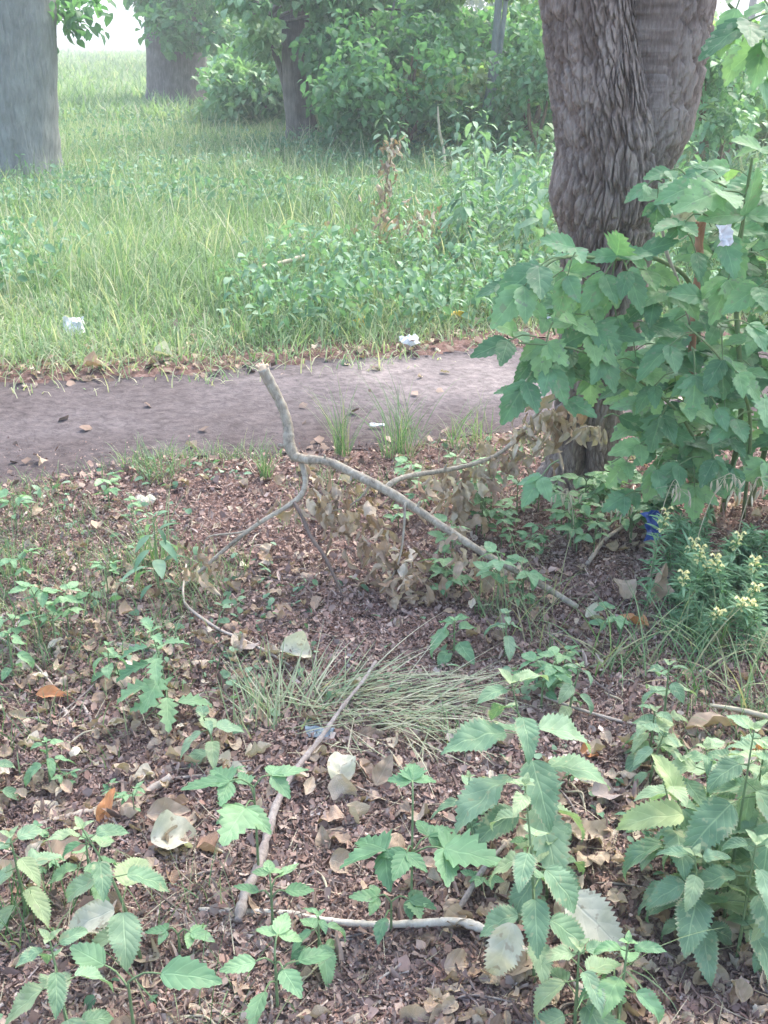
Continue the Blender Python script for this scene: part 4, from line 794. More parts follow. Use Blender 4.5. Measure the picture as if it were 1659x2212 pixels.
# ---------------------------------------------------------------- grasses
def lawn():
    m = MB(); N_ = 210000
    y = 4.2 + 17 * rng.random(N_) ** 1.5; x = rng.uniform(-1, 1, N_) * (y * .40 + 1.0)
    dd = y - yfar(x); pt = n2(x, y, 1.3, 21); k = (dd > -.30) & (rng.random(N_) < np.where(dd < 0, .16 * np.exp(dd / .12) + .12 * (n2(x, y, 5, 92) > .6), np.clip(dd / .45 + .28, 0, 1))) & (pt + .45 * rng.random(N_) > .30)
    x, y, dd, pt = x[k], y[k], dd[k], pt[k]; n = len(x); P = np.stack([x, y, H(x, y) - .005], 1)
    h = (.05 + .13 * np.clip(dd / 1.8, 0, 1) + .16 * np.clip(pt - .35, 0, 1)) * rng.uniform(.4, 1.7, n)
    blades(m, P, rng.normal(.6, 2.2, n), h, np.abs(rng.normal(.15, .45, n)), rng.uniform(.2, 2.6, n), rng.uniform(.0025, .006, n) * (1 + y / 12), 3, np.clip(.12 + .45 * n2(x, y, 1.5, 23) + .25 * n2(x, y, 9, 24) + rng.normal(0, .24, n) + .25 * np.exp(-dd / .3), 0, 1))
    tag(m.build('lawn_grass', M_lawn), 'tall unmown light green grass beyond the path', 'grass', kind='stuff')
    m = MB(); N_ = 9000; y = 4.5 + 14 * rng.random(N_) ** 1.4; x = rng.uniform(-1, 1, N_) * (y * .40 + 1.0); dd = y - yfar(x); k = (dd > .15) & (n2(x, y, 1.6, 65) + .3 * rng.random(N_) > .55); x, y = x[k], y[k]; n = len(x)
    blades(m, np.stack([x, y, H(x, y)], 1), rng.uniform(0, 6.28, n), rng.uniform(.18, .5, n) * np.clip((y - yfar(x)) * .6, .4, 1), np.abs(rng.normal(0, .25, n)), rng.uniform(.1, 1.5, n), rng.uniform(.003, .007, n) * (1 + y / 14), 5, np.clip(rng.normal(.6, .3, n), 0, 1))
    tag(m.build('tall_grass_stalks', M_clump), 'tall thin pale grass stalks standing above the lawn', 'grass', kind='stuff')
    m = MB(); N_ = 90000; y = 4.4 + 15 * rng.random(N_) ** 1.4; x = rng.uniform(-1, 1, N_) * (y * .40 + 1.0); dd = y - yfar(x)
    k = (dd > .2) & (n2(x, y, 1.0, 61) + .5 * n2(x, y, 5, 62) + .2 * np.clip(x, -1, 1.5) + .15 * rng.random(N_) > .68); x, y = x[k], y[k]; n = len(x)
    P = np.stack([x, y, H(x, y) + rng.uniform(.04, .30, n) * (.4 + n2(x, y, 2, 63))], 1); q = rng.integers(0, 4, n)
    for T, kk in ((T_far[0], q == 0), (T_far[1], q == 1), (T_lance[1], q == 2), (leafT(.12, .5, .9, fold=.3, droop=.6, rows=4, cols=1, seed=99), q == 3)): m.many(T, rframes(kk.sum(), .6, -.3), P[kk], rng.uniform(.03, .08, kk.sum()), np.clip(rng.random(kk.sum()) * .7 + .3 * n2(P[kk][:, 0], P[kk][:, 1], 2, 64), 0, 1))
    tag(m.build('lawn_weeds', M_weed), 'low broad leaved herbs mixed through the grass beyond the path', 'ground cover', kind='stuff')
    m = MB(); N_ = 60000; y = 19 + 90 * rng.random(N_) ** 1.6; x = rng.uniform(-1, 1, N_) * (y * .45 + 1); P = np.stack([x, y, H(x, y)], 1)
    blades(m, P, rng.uniform(0, 6.28, N_), rng.uniform(.2, .5, N_), np.abs(rng.normal(0, .3, N_)), rng.uniform(.3, 1.5, N_), rng.uniform(.02, .05, N_) * (1 + y / 40), 2, np.clip(.55 + rng.normal(0, .2, N_), 0, 1))
    tag(m.build('far_meadow_grass', M_lawn), 'bright far meadow grass under the trees', 'grass', kind='stuff')
    m = MB(); N_ = 60000; x = rng.uniform(-2, 2.2, N_); y = .8 + 3 * rng.random(N_)
    g = n2(x, y, 2.2, 31) + .35 * n2(x, y, 6, 32); k = (y < ynear(x) + .16) & (rng.random(N_) < np.clip((g - .82) * 2.2 + np.where((x < -.25) & (y > 1.7), .36, .04) + np.where((x > .5) & (y > 1.7) & (y < 2.3), .3, 0), 0, .8))
    x, y = x[k], y[k]; n = len(x); blades(m, np.stack([x, y, H(x, y)], 1), rng.uniform(0, 6.28, n), rng.uniform(.02, .10, n), np.abs(rng.normal(0, .4, n)), rng.uniform(.3, 1.8, n), rng.uniform(.0015, .0035, n), 4, np.clip(rng.normal(.45, .25, n), 0, 1))
    tag(m.build('sparse_grass', M_grass), 'sparse short grass growing through the litter in the foreground', 'grass', kind='stuff')
    # small creeping leaves
    m = MB(); N_ = 14000; x = rng.uniform(-2, 2.2, N_); y = .8 + 3 * rng.random(N_); g = n2(x, y, 1.9, 51) + .4 * n2(x, y, 7, 52)
    k = (y < ynear(x) - .02) & (rng.random(N_) < np.clip((g - .85) * 2.0 + np.where(x < -.3, .3, 0), 0, .6)); x, y = x[k], y[k]; n = len(x)
    P = np.stack([x, y, H(x, y) + rng.uniform(.004, .03, n)], 1); q = rng.random(n) < .5
    for T, kk in ((leafT(.40, .45, .7, fold=.2, droop=.5, rows=5, cols=1, seed=5), q), (leafT(.25, .5, .8, fold=.25, droop=.7, rows=5, cols=1, seed=6), ~q)):
        m.many(T, rframes(kk.sum(), .4), P[kk], rng.uniform(.012, .035, kk.sum()), rng.random(kk.sum()))
    tag(m.build('creeping_weeds', M_weed), 'tiny creeping green leaves scattered over the foreground soil', 'ground cover', kind='stuff')
lawn()
def tuft(label, u, v, n, h, az0=None, spread=6.28, th=.3, bend=1.0, rad=.03, w=.003, mat=None, group=None, var=(.4, .25), name='grass_tuft'):
    b = G(u, v); m = MB(); a = rng.uniform(0, 6.28, n) if az0 is None else R_(az0) + rng.normal(0, spread, n)
    r = rad * np.sqrt(rng.random(n)); aa = rng.uniform(0, 6.28, n); P = np.stack([r * np.cos(aa), r * np.sin(aa), 0 * r], 1)
    blades(m, P, a, h * rng.uniform(.5, 1.15, n), np.abs(rng.normal(th, .2, n)), rng.uniform(.3, 1.3, n) * bend, w * rng.uniform(.6, 1.3, n), 6, np.clip(rng.normal(var[0], var[1], n), 0, 1))
    o = m.build(name, mat or M_grass); o.location = b; return tag(o, label, 'grass', group)
# flattened clump in the middle: several bundles of one plant
def clump():
    b = G(840, 1530); t = MB()
    for (u, v, n, h, az, sprd, th, var, rad) in ((600, 1540, 60, .17, 100, 1.2, .5, .35, .05), (680, 1520, 70, .20, 20, .9, .8, .4, .06), (760, 1500, 90, .28, -8, .4, 1.15, .5, .08), (840, 1505, 110, .30, -18, .35, 1.25, .6, .09), (910, 1520, 90, .28, -28, .35, 1.25, .65, .08), (800, 1550, 60, .26, -30, .5, 1.2, .6, .08), (900, 1580, 50, .28, -48, .4, 1.2, .7, .07), (720, 1570, 50, .2, -20, .8, 1., .5, .07), (550, 1580, 30, .13, 100, .9, .3, .4, .04)):
        q = G(u, v) - b; a = R_(az) + rng.normal(0, sprd, n); r = rad * np.sqrt(rng.random(n)); aa = rng.uniform(0, 6.28, n)
        P = np.stack([q[0] + r * np.cos(aa) * 1.5, q[1] + r * np.sin(aa), q[2] + 0 * r], 1)
        blades(t, P, a + rng.normal(0, .25, n), h * rng.uniform(.3, 1.05, n), np.abs(rng.normal(th + .15, .22, n)), rng.uniform(-.1, .6, n), .0040 * rng.uniform(.6, 1.3, n), 7, np.clip(rng.normal(var + .1, .25, n), 0, 1))
    o = t.build('grass_clump', M_clump); o.location = b; tag(o, 'wide flattened clump of pale green and straw grass swept to the right in the middle', 'grass')
clump()
tuft('upright green grass tuft on the near path edge, right of the branch fork', 738, 985, 60, .28, th=.2, bend=.8)
tuft('broad green grass tuft on the near path edge, left of the upper side branch', 860, 985, 80, .27, th=.3, rad=.06)
tuft('thin dark grass stems leaning right over the path', 880, 950, 34, .36, az0=160, spread=.8, th=.4, rad=.08, w=.0022, var=(.15, .1))
tuft('thin grass tuft between the path and the dead leaves near the trunk', 1010, 960, 60, .22, rad=.09, th=.4)
tuft('small light green grass tuft left of the branch joint', 575, 1035, 50, .14, th=.3, bend=.9, rad=.02)
tuft('long leaved grass tuft at the path edge left of centre', 345, 1035, 70, .17, rad=.06, th=.5)
tuft('grass tuft at the path edge on the far left', 290, 1010, 30, .12, rad=.04, th=.3)
tuft('tall grass with seed heads at the left below the path', 330, 1230, 60, .24, rad=.05, th=.2, var=(.5, .2))
tuft('grass tuft at the left edge of the soil', 15, 1250, 60, .13, rad=.07)
tuft('low grass beside the weed with upright stem', 440, 1290, 80, .11, rad=.09, th=.6)
tuft('yellowish grass tuft at the foot of the jagged weed', 330, 1400, 60, .10, rad=.09, th=.7)
tuft('pair of long pale hanging blades at the bottom right', 1325, 2100, 12, .22, az0=-80, spread=.5, th=.6, bend=1.4, rad=.012, w=.006, var=(.5, .1))
tuft('long arching grass blades left of the yellow flowers', 1340, 1440, 50, .24, rad=.10, th=.5, w=.004, var=(.55, .25))
tuft('dry straw and green grass at the right edge behind the reed', 1590, 1470, 110, .24, rad=.16, th=.6, w=.004, var=(.55, .3))
tuft('messy straw grass beneath the tip of the fallen branch', 1130, 1370, 40, .24, rad=.10, th=.4, w=.003, var=(.75, .2))
tuft('thin dry grass stems right of the fallen branch middle', 1120, 1290, 26, .26, rad=.12, th=.3, w=.003, var=(.85, .1))
tuft('thin grass tuft at the left edge by the nettle', 70, 2000, 60, .12, rad=.07, th=.4)
tuft('thin grass stems at the bottom edge left of centre', 480, 2230, 30, .16, rad=.12, th=.3, w=.0022, var=(.5, .2))
tuft('thin pale grass stems between the spindly nettle and the grey branch', 420, 1960, 30, .15, rad=.1, th=.25, w=.002, var=(.5, .2))
tuft('grass tuft under the yellow flowered plants', 1500, 1400, 90, .20, rad=.12, th=.4, var=(.35, .2))
for (u, v, lb) in ((30, 1090, 'at the left edge just below the path'), (120, 1120, 'below the path, right of the left edge'), (60, 1350, 'at the left above the thin grey twig'), (170, 1290, 'left of the grey-green tufted weed'), (240, 1240, 'beside the grey-green tufted weed'), (100, 1440, 'over the thin grey twig at the left'), (520, 1240, 'under the left arm of the fallen branch'),
        (700, 1040, 'under the joint of the fallen branch'), (1200, 1430, 'below the tip of the fallen branch'), (1400, 1440, 'below the crumpled greyish leaf'), (1480, 1530, 'above the young nettle on the right'), (1630, 1560, 'by the straw reed at the right edge'), (980, 1600, 'at the lower right of the flattened clump'), (40, 1620, 'on the bare soil at the left edge'), (1060, 1330, 'under the middle of the fallen branch'), (200, 1120, 'between path and grey-green weed')):
    tuft('short thin grass tuft ' + lb, u, v, int(rng.integers(14, 36)), rng.uniform(.06, .12), rad=.04, th=.4, w=.0025, group='short grass tufts in the litter')
def straws():
    m = MB(); x, y = in_view_ground(900, 1020, 2290); k = y < ynear(x) - .03; x, y = x[k], y[k]; n = len(x)
    blades(m, np.stack([x, y, H(x, y) + .008], 1), rng.uniform(0, 6.28, n), rng.uniform(.03, .11, n), rng.uniform(1.2, 1.6, n), rng.uniform(-.4, .5, n), rng.uniform(.001, .0028, n), 4, rng.random(n))
    tag(m.build('dry_straws', M_straw), 'thin dry straws and grass stems lying loose on the litter', 'litter', kind='stuff')
straws()
# straw seed grass (hanging spikelets)
def seedgrass(label, u, v, h, lean, n, Y=None, base=None):
    b = G(u, v) if base is None else base; t = empty('seed_grass', b, label, 'grass'); ms, ml = MB(), MB()
    C = spline([(0, 0, 0), (lean * .2, 0, h * .6), (lean * .6, -.02, h), (lean, -.03, h * .93)], 8); tube(ms, [C[0], C[8], C[16], C[-1]], [.0014, .0012, .001, .0006], 5, 5)
    for k in range(n):
        p = C[int(len(C) * .55 + (len(C) * .45 - 1) * rng.random())]; e = p + [rng.normal(0, .02), rng.normal(0, .02), -rng.uniform(.005, .03)]
        tube(ms, [p, e], [.0005, .0004], 4, 1, cap=False); q = e + [rng.normal(0, .007), rng.normal(0, .005), -.028]
        tube(ml, [e, e * .6 + q * .4, q], [.0008, .0030, .0006], 6, 3)
    ms.build('stem', M_straw, t); ml.build('spikelets', M_straw, t)
seedgrass('straw seed grass with hanging spikelets in front of the trunk foot, left', 1240, 1190, .20, -.06, 12)
seedgrass('straw seed grass with hanging spikelets right of the trunk foot', 1290, 1200, .19, .06, 13)
seedgrass('tall straw seed grass arching left of the yellow flowers', 1400, 1270, .32, .05, 9)
seedgrass('tall straw seed grass drooping above the yellow flowers', 1480, 1290, .36, .10, 16)
seedgrass('tall straw seed grass at the right edge above the flowers', 1570, 1280, .34, .05, 10)

def place(u, v, u0, u1, v0, v1, n):
    a = (u - u0) / (u1 - u0); b = (v - v0) / (v1 - v0); k = 3 if n < 12 else 5
    w_ = (['left end', 'middle', 'right end'] if k == 3 else ['far left', 'left', 'middle', 'right', 'far right'])[min(k - 1, int(a * k))]
    return ', ' + w_ + (', front' if b > .66 else ', back' if b < .33 else ', centre row')
# ---------------------------------------------------------------- yellow flowered plants
T_nar = leafT(.09, .5, .9, fold=.2, droop=.6, rows=4, cols=1, seed=7); T_pet = leafT(.45, .4, .5, fold=.5, droop=.9, rows=4, cols=1, seed=8)
def toadflax(label, tipu, tipv, Y, flowers=9, group=None):
    tip = at(tipu, tipv, Y); b = np.array([tip[0] + rng.uniform(-.03, .06), Y + .02, 0.]); b[2] = H(b[0], b[1])[0]; t = empty('yellow_toadflax', b, label, 'wildflower', group)
    top = tip - b; h = top[2]; ms, ml, mf = MB(), MB(), MB(); C = spline([(0, 0, 0), (top[0] * .3, .01, h * .5), top], 14); tube(ms, [C[0], C[14], C[-1]], [.0015, .0013, .0008], 5, 8)
    n = 110; fr = rng.random(n) ** .8 * .9; P = C[(fr * (len(C) - 1)).astype(int)]; ml.many(T_nar, rframes(n, .3, .5), P, rng.uniform(.025, .048, n), rng.random(n))
    for k in range(flowers):
        f = 1 - .24 * k / flowers; p = C[int(f * (len(C) - 1))] + [0, 0, .005 * (k % 3)]; a = k * 2.4; q = p + np.array([math.cos(a), math.sin(a), .3]) * .009
        for j in range(4): mf.one(T_pet, frame([math.cos(a + j * 1.6) * .8, math.sin(a + j * 1.6) * .8, -.3 + .5 * (j % 2)]), q, .0088, .25 + .25 * (j % 3))
    ms.build('stem', M_stem, t); ml.build('foliage', M_feather, t)
    if flowers: mf.build('flower', M_flower, t)
for k, (u, v, Y, w_) in enumerate([(1442, 1098, 2.60, 'highest, beside the blue scrap'), (1500, 1165, 2.62, 'second spike from the left'), (1515, 1180, 2.55, 'low spike right of the second'), (1545, 1200, 2.50, 'in the middle of the group'), (1600, 1152, 2.62, 'top spike near the right edge'), (1632, 1205, 2.55, 'at the right edge, upper'),
    (1557, 1320, 2.42, 'lowest on the left side'), (1598, 1295, 2.40, 'lowest, middle'), (1620, 1298, 2.42, 'lowest, right'), (1636, 1265, 2.5, 'right edge, below the upper one'), (1476, 1236, 2.5, 'pale, hanging at the left of the group'), (1528, 1212, 2.6, 'small, behind the middle one')]):
    toadflax('yellow toadflax spike, ' + w_, u, v, Y - .13, 8)
for k in range(56):
    u, v = rng.uniform(1460, 1760), rng.uniform(1080, 1360)
    toadflax('feathery flowerless stem among the yellow spikes' + place(u, v, 1460, 1760, 1080, 1360, 56), u, v, 2.75 - (v - 1080) * .0013 + rng.uniform(-.05, .05), 0, 'flowerless feathery stems at the right edge')
# ---------------------------------------------------------------- seedlings under the branch and at the trunk foot
protos = []
for k in range(4):
    o = sapling('', (0, 0, 0), .07 + .02 * k, [(1, 20 + 50 * k, 1, 3), (1, 200 + 40 * k, 1, 3), (.7, 110 + 30 * k, .9, 3), (.75, 290, .9, 3), (.5, 60, .7, 1)], .048, name='low_seedling', cat='seedling', lob=.1); protos.append([o, True])
def low(u, v, s, where, sub=''):
    k = rng.integers(4); lb = 'low leafy seedling ' + where + sub
    if protos[k][1]:
        o = protos[k][0]; protos[k][1] = False; o.location = G(u, v); o.rotation_euler = (0, 0, rng.uniform(0, 6)); o.scale = (s,) * 3
    else: o = dup(protos[k][0], G(u, v), rng.uniform(0, 6), s)
    tag(o, lb, 'seedling', 'seedlings ' + where)
for (u0, u1, v0, v1, n, where) in ((1020, 1320, 1090, 1215, 30, 'below the trunk foot'), (860, 1060, 1050, 1160, 9, 'behind the fallen branch'), (940, 1130, 1230, 1330, 8, 'in front of the fallen branch middle'), (1290, 1450, 1100, 1190, 8, 'beside the blue scrap'), (1100, 1400, 1380, 1560, 5, 'behind the tall nettle'), (20, 330, 1080, 1420, 9, 'on the left side below the path'), (60, 560, 1600, 1900, 7, 'between the left twigs'), (1000, 1500, 1600, 1950, 7, 'among the right nettles')):
    for _ in range(n):
        u, v = rng.uniform(u0, u1), rng.uniform(v0, v1); low(u, v, rng.uniform(.6, 1.25) if v0 < 1500 else rng.uniform(.35, .6), where, place(u, v, u0, u1, v0, v1, n))

# ---------------------------------------------------------------- weeds in the lawn
wp = []
for k in range(4):
    o = nettle('', (0, 0, 0), .42 + .1 * k, (.04 * (k - 1.5), .03), 9, .15, name='tall_weed', cat='weed', T=T_lance, mat=M_weed, hang=.5, L_top=.5); wp.append([o, True])
def weed(u, v, s, where, sub=''):
    k = rng.integers(4); p = G(u, v)
    if wp[k][1]:
        o = wp[k][0]; wp[k][1] = False; o.location = p; o.rotation_euler = (0, 0, rng.uniform(0, 6)); o.scale = (s,) * 3
    else: o = dup(wp[k][0], p, rng.uniform(0, 6), s)
    tag(o, 'leafy green weed ' + where + sub, 'weed', 'weeds ' + where)
for (u0, u1, v0, v1, n, s0, where) in ((960, 1230, 400, 600, 46, 1.0, 'left of the big trunk'), (700, 1000, 480, 620, 18, .55, 'in the lawn behind the path, middle'), (820, 1230, 330, 400, 22, 1.0, 'before the thin tree'), (640, 830, 330, 350, 8, .6, 'at the foot of the left leaning tree'), (1480, 1700, 320, 620, 26, 1.1, 'right of the big trunk'), (560, 700, 590, 680, 8, .4, 'near the pale stick in the lawn'), (740, 1060, 590, 680, 22, .5, 'at the far edge of the path, middle')):
    for _ in range(n):
        u, v = rng.uniform(u0, u1), rng.uniform(v0, v1); weed(u, v, s0 * rng.uniform(.6, 1.15), where, place(u, v, u0, u1, v0, v1, n))
# brown dead plants in the lawn
def deadplant(label, u, v, h, lean, n, s, sp0=.05, Y=None):
    b = G(u, v); t = empty('withered_weed', b, label, 'weed'); ms, ml = MB(), MB(); tube(ms, [(0, 0, 0), (lean * .3, 0, h * .5), (lean, 0, h)], [.006, .006, .004], 6, 5, .2)
    for k in range(n):
        f = rng.uniform(.25, 1); p = np.array([lean * f * f, 0, h * f]) + rng.normal(0, sp0, 3) * [1, 1, .5]; ml.one(T_hang[rng.integers(3)], frame([rng.normal(0, .5), rng.normal(0, .5), -1], rng.normal(0, 1, 3)), p, s * rng.uniform(.6, 1.3), rng.random())
    ms.build('stem', M_redstem, t); ml.build('foliage', M_dryv, t)
deadplant('withered brown weed standing upright in the middle of the lawn', 826, 500, .66, .09, 80, .075, .035)
deadplant('heap of withered brown foliage lying at the lawn edge beyond the path', 868, 572, .30, .1, 150, .07, .16)
deadplant('small withered brown patch left of the pale stick', 660, 560, .14, .2, 40, .08, .12)
deadplant('withered patch below the pale stick at the lawn edge', 570, 620, .10, .1, 36, .07, .12)

# ---------------------------------------------------------------- far trees
def clumps(m, centres, per, r, size, squash=.6, down=-.4, T=None):
    c = np.repeat(np.array(centres), per, 0); n = len(c); o = rng.normal(0, 1, (n, 3)); o /= np.linalg.norm(o, axis=1)[:, None] + 1e-9
    P = c + o * (rng.random(n) ** .5)[:, None] * r * [1, 1, squash]
    v = np.clip(np.repeat(rng.random(len(centres)), per) * .7 + rng.random(n) * .3, 0, 1)
    m.many(T or T_far[0], rframes(n, .45, down), P, rng.uniform(.7, 1.3, n) * size, v)
def far_tree(name, label, cat, b, trunks, centres, per, r, size, mat, barkm=M_bark2, group=None, branches=True):
    t = empty(name, b, label, cat, group)
    if trunks:
        m = MB()
        for P, rr in trunks:
            P = [np.array(p, float) - b for p in P]; rr = list(rr)
            if rr[0] > .12: P = [P[0], P[0] + (P[1] - P[0]) * .45] + P[1:]; rr = [rr[0] * 1.35, rr[0] * 1.02] + rr[1:]
            tube(m, P, rr, 40, 26, 0)
            if rr[0] > .12:
                V = m.V[-1]; a_ = np.arctan2(V[:, 1], V[:, 0]); q = V * [9, 9, 2.2]; k = 1 + .09 * (1 - np.abs(2 * vn(q * 1.6 + 3) - 1)) + .10 * (vn(q * .35) - .5) + .10 * np.clip(.5 - V[:, 2], 0, 1) * np.sin(a_ * 5); c_ = V.reshape(-1, 40, 3).mean(1, keepdims=True); m.V[-1] = (c_ + (V.reshape(-1, 40, 3) - c_) * k.reshape(-1, 40, 1)).reshape(-1, 3)
        if branches:
            for c in centres[::3]:
                P, rr = trunks[rng.integers(len(trunks))]; q = np.array(P[-2]); c = np.array(c); tube(m, [q - b, (q + c) / 2 - b + [0, 0, .1], c - b], [.03, .02, .008], 5, 3)
        m.build('trunk', barkm, t)
    if len(centres):
        m = MB(); clumps(m, [np.array(c) - b for c in centres], per, r, size); m.build('crown', mat, t)
    return t
def cen(n, u0, u1, v0, v1, Y0, Y1): return [at(rng.uniform(u0, u1), rng.uniform(v0, v1), rng.uniform(Y0, Y1)) for _ in range(n)]
def P3(u, v, Y): return at(u, v, Y)
bB = G(655, 312); YB = bB[1]
far_tree('leaning_tree', 'leaning tree with grey trunk and dense low leaves beyond the lawn, left of middle', 'tree', bB,
         [([bB - [0, 0, .2], P3(651, 270, YB), P3(640, 200, YB), P3(634, 100, YB), P3(636, 0, YB), P3(650, -250, YB)], [.25, .20, .165, .15, .13, .10]),
          ([P3(640, 290, YB), P3(620, 200, YB), P3(595, 120, YB), P3(560, 60, YB), P3(530, -50, YB)], [.06, .05, .04, .03, .02])],
         cen(20, 500, 800, -80, 30, YB - 2.0, YB - .5) + cen(7, 545, 590, 30, 120, YB - 1.5, YB + .5) + cen(9, 690, 800, 40, 140, YB - 1.5, YB + .5) + cen(13, 690, 980, -70, 30, YB - 1.5, YB - .2) + cen(22, 480, 900, -400, -40, YB - 1, YB + 2), 70, .30, .15, M_sap)
bC = G(718, 300)
far_tree('shaded_tree', 'dark trunked tree standing just right of the leaning one', 'tree', bC,
         [([bC - [0, 0, .2], P3(716, 200, bC[1]), P3(712, 100, bC[1]), P3(705, -100, bC[1])], [.14, .12, .11, .08]), ([bC + [.25, 0, -.2], P3(735, 200, bC[1]), P3(742, 60, bC[1])], [.09, .08, .06])],
         cen(70, 690, 1040, 5, 200, bC[1] - .6, bC[1] + 3) + cen(12, 1000, 1190, 60, 180, bC[1] - .6, bC[1] + 2) + cen(16, 700, 1150, -350, 0, bC[1] - .5, bC[1] + 3), 100, .42, .15, M_canopy)
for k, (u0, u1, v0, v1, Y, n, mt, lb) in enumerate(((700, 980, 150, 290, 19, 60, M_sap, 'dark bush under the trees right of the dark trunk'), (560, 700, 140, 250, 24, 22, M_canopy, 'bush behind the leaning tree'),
      (690, 1010, 40, 295, 13.6, 66, M_canopy, 'dark thicket of leafy stems filling the shade right of the leaning tree'), (1090, 1230, 20, 200, 13.2, 30, M_sap, 'leafy young tree crown low beside the big trunk'), (740, 940, 120, 300, 15.2, 44, M_sap, 'fresh green low shrub in front of the dark trunked tree'), (880, 1040, 150, 310, 14.6, 36, M_canopy_lit, 'pale green low shrub left of the thin double stemmed tree'), (1060, 1230, 170, 330, 14.0, 50, M_sap, 'green low shrub between the thin tree and the big trunk'), (470, 620, 120, 260, 19, 40, M_sap, 'green shrub just left of the leaning tree'),
      (900, 1130, 40, 270, 20, 80, M_canopy_lit, 'mid green bush behind the thin leaning sapling'), (1070, 1240, 90, 300, 19, 60, M_canopy_lit, 'bright bush with sunlight in its leaf colour, left of the big trunk'), (1480, 1720, 60, 330, 14, 90, M_canopy_lit, 'bright bush with sunlight in its leaf colour, right of the big trunk'),
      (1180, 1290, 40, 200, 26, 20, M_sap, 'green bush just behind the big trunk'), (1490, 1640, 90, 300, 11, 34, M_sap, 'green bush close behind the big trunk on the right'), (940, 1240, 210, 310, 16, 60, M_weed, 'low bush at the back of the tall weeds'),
      (430, 640, 10, 190, 38, 24, M_canopy_lit, 'far pale bush seen left of the leaning tree'))):
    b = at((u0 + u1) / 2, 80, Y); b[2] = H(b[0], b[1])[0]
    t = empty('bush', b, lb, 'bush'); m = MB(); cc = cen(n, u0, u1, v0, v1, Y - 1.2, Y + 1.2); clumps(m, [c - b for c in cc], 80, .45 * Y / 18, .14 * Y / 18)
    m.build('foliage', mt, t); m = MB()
    for c in cc[:10]: tube(m, [(rng.normal(0, .1), rng.normal(0, .1), 0), (c - b) * [.6, .6, .5], c - b], [.03, .022, .008], 5, 4)
    m.build('stem', M_redstem, t)
for (u, hgt, lb) in ((722, 2.3, 'leftmost'), (770, 1.9, 'second from the left'), (828, 2.2, 'middle'), (893, 2.4, 'fourth from the left'), (948, 2.0, 'rightmost')):
    b = G(u, 330); stick('thin upright grey sapling stem in front of the dark thicket, ' + lb, [b, b + [rng.normal(0, .04), 0, hgt * .4], b + [rng.normal(0, .08), 0, hgt], b + [rng.normal(0, .12), 0, hgt * 1.5]], [.022, .018, .015, .008], M_bark3, name='sapling_stem', cat='sapling', group='thin stems in front of the thicket', knob=.1)
# thin double sapling
bS = G(1034, 350); YS = bS[1]
far_tree('thin_tree', 'thin leaning double stemmed young tree beyond the weeds, left of the big trunk', 'tree', bS,
         [([bS - [0, 0, .1], P3(1048, 250, YS), P3(1060, 180, YS), P3(1070, 90, YS), P3(1077, 0, YS), P3(1084, -150, YS), P3(1100, -700, YS)], [.045, .05, .045, .042, .04, .035, .02]), ([bS + [.06, .05, -.1], P3(1060, 240, YS), P3(1068, 180, YS), P3(1082, 90, YS), P3(1093, 0, YS), P3(1110, -150, YS)], [.036, .04, .036, .03, .025, .02])],
         cen(9, 960, 1180, -60, -10, YS + .5, YS + 2) + cen(26, 900, 1250, -700, -100, YS - 1.5, YS + 1.5), 60, .4, .12, M_canopy_lit, M_bark3)
# left grey trunk and second one
bL = G(30, 395); YL = bL[1]
far_tree('grey_tree', 'thick pale grey trunk at the left edge beyond the path', 'tree', bL,
         [([bL - [0, 0, .2], P3(28, 330, YL), P3(25, 200, YL), P3(22, 0, YL), P3(15, -400, YL)], [.47, .42, .40, .40, .36])],
         cen(30, -500, 200, -900, -350, YL - 1.5, YL + 1.5) + cen(3, 130, 170, 5, 40, YL, YL + .5), 60, .45, .12, M_canopy, M_bark3)
bM = G(385, 235); YM = min(bM[1], 26)
bM = np.array([at(385, 200, YM)[0], YM, 0]); bM[2] = H(bM[0], bM[1])[0]
far_tree('dark_tree', 'thick dark trunked tree with drooping leaves between the grey trunk and the leaning tree', 'tree', bM,
         [([bM - [0, 0, .2], P3(382, 120, YM), P3(376, 40, YM), P3(380, -200, YM)], [.62, .58, .56, .45])],
         cen(26, 310, 560, -60, 90, YM - 2.5, YM - .5) + cen(30, 200, 600, -500, -60, YM - 2, YM + 2), 80, .55, .18, M_canopy)
for k in range(14):
    x = rng.uniform(-26, 30); y = rng.uniform(48, 75); b = np.array([x, y, H(x, y)[0]]); u_ = x / y
    if -.36 < u_ < -.17: continue
    hh = rng.uniform(5, 9); pz = 'far left' if u_ < -.2 else 'left of the leaning tree' if u_ < -.09 else 'behind the shaded tree' if u_ < .03 else 'behind the thin tree' if u_ < .14 else 'behind the big trunk' if u_ < .3 else 'far right'; cc = [b + [rng.normal(0, 2), rng.normal(0, 1.5), rng.uniform(.6, hh)] for _ in range(26)]
    far_tree('distant_tree', ('tall ' if hh > 7.5 else 'low ' if hh < 6 else '') + 'pale distant tree in the background row, ' + pz, 'tree', b, [([b, b + [0, 0, hh * .4], b + [.2, 0, hh * .8]], [.2, .16, .08])], cc, 46, 1.3, .5, M_canopy_lit if k % 2 else M_sap, group='distant trees in the background row', branches=False)
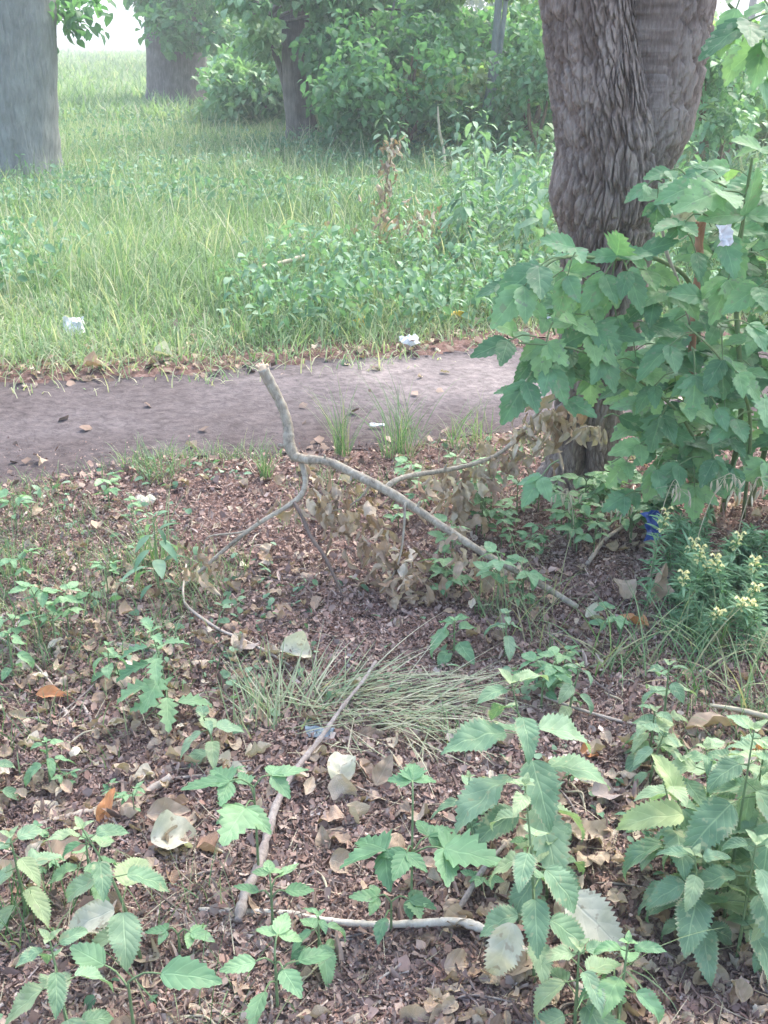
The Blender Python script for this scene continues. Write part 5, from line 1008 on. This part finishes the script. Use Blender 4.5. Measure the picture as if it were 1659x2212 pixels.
# ---------------------------------------------------------------- litter items
def scrap(name, label, cat, u, v, s, mat, seed, dz=.02, tilt=(.4, 0, .3), p=None):
    r = np.random.default_rng(seed); n = 7; X, Y = np.meshgrid(np.linspace(-.5, .5, n), np.linspace(-.5, .5, n)); X = X + r.normal(0, .03, X.shape); Y = Y + r.normal(0, .03, X.shape)
    Z = r.normal(0, .10, X.shape) + .25 * np.sin(X * 5 + seed) * np.cos(Y * 4); V = np.stack([X.ravel() * s[0], Y.ravel() * s[1], Z.ravel() * min(s)], 1)
    Fc = np.array([(i * n + j, i * n + j + 1, (i + 1) * n + j + 1, (i + 1) * n + j) for i in range(n - 1) for j in range(n - 1)]); m = MB(); m.add(V, Fc, np.stack([X.ravel(), Y.ravel()], 1))
    o = m.build(name, mat, smooth=False); o.location = G(u, v, dz) if p is None else p; o.rotation_euler = tilt; md = o.modifiers.new('t', 'SOLIDIFY'); md.thickness = .001
    return tag(o, label, cat)
scrap('paper_scrap', 'crumpled white paper scrap in the grass at the left beyond the path', 'litter', 162, 725, (.10, .09), M_paper, 1, .05, (.9, 0, .3))
scrap('paper_scrap', 'small white paper scrap on the far path edge in the middle', 'litter', 886, 752, (.09, .07), M_paper, 2, .03, (.5, 0, .3))
scrap('paper_scrap', 'tiny white scrap on the near path edge by the grass tuft', 'litter', 815, 928, (.06, .02), M_paper, 3, .02, (.2, 0, 0))
scrap('plastic_scrap', 'torn dark blue plastic scrap under the shrub', 'litter', 0, 0, (.055, .075), M_blue, 4, tilt=(1.2, .1, .5), p=at(1408, 1135, 2.62))
scrap('paper_tag', 'small white paper tag hanging in the shrub leaves', 'litter', 0, 0, (.035, .045), M_paper, 5, tilt=(1.3, 0, .4), p=at(1566, 508, 2.45))
scrap('film_scrap', 'grey-blue foil scrap at the left of the flattened grass clump', 'litter', 690, 1592, (.06, .03), M_foil, 6, .012, (.2, 0, 0))
scrap('paper_scrap', 'small white scrap in the leaves before the trunk, above the path', 'litter', 0, 0, (.04, .03), M_paper, 8, tilt=(.9, 0, .2), p=at(1190, 685, 2.95))

# ---------------------------------------------------------------- haze
HAZE = 0.005  # added haze volume, stands in for lens veil and milky distance
if HAZE:
    m = bpy.data.materials.new('haze'); m.use_nodes = True; t = m.node_tree; t.nodes.clear(); o = t.nodes.new('ShaderNodeOutputMaterial'); v = t.nodes.new('ShaderNodeVolumePrincipled')
    v.inputs['Density'].default_value = HAZE; v.inputs['Color'].default_value = (.93, .95, .97, 1); t.links.new(v.outputs[0], o.inputs['Volume'])
    x0, x1, y0, y1, z0, z1 = -405, 405, -35, 905, -2, 12
    me = bpy.data.meshes.new('haze'); me.from_pydata([(x, y, z) for x in (x0, x1) for y in (y0, y1) for z in (z0, z1)], [], [(0, 1, 3, 2), (4, 6, 7, 5), (0, 4, 5, 1), (2, 3, 7, 6), (0, 2, 6, 4), (1, 5, 7, 3)]); me.materials.append(m)
    o = bpy.data.objects.new('haze', me); COL.objects.link(o); tag(o, 'thin haze added over the whole place for the lens veil', 'haze', kind='stuff')
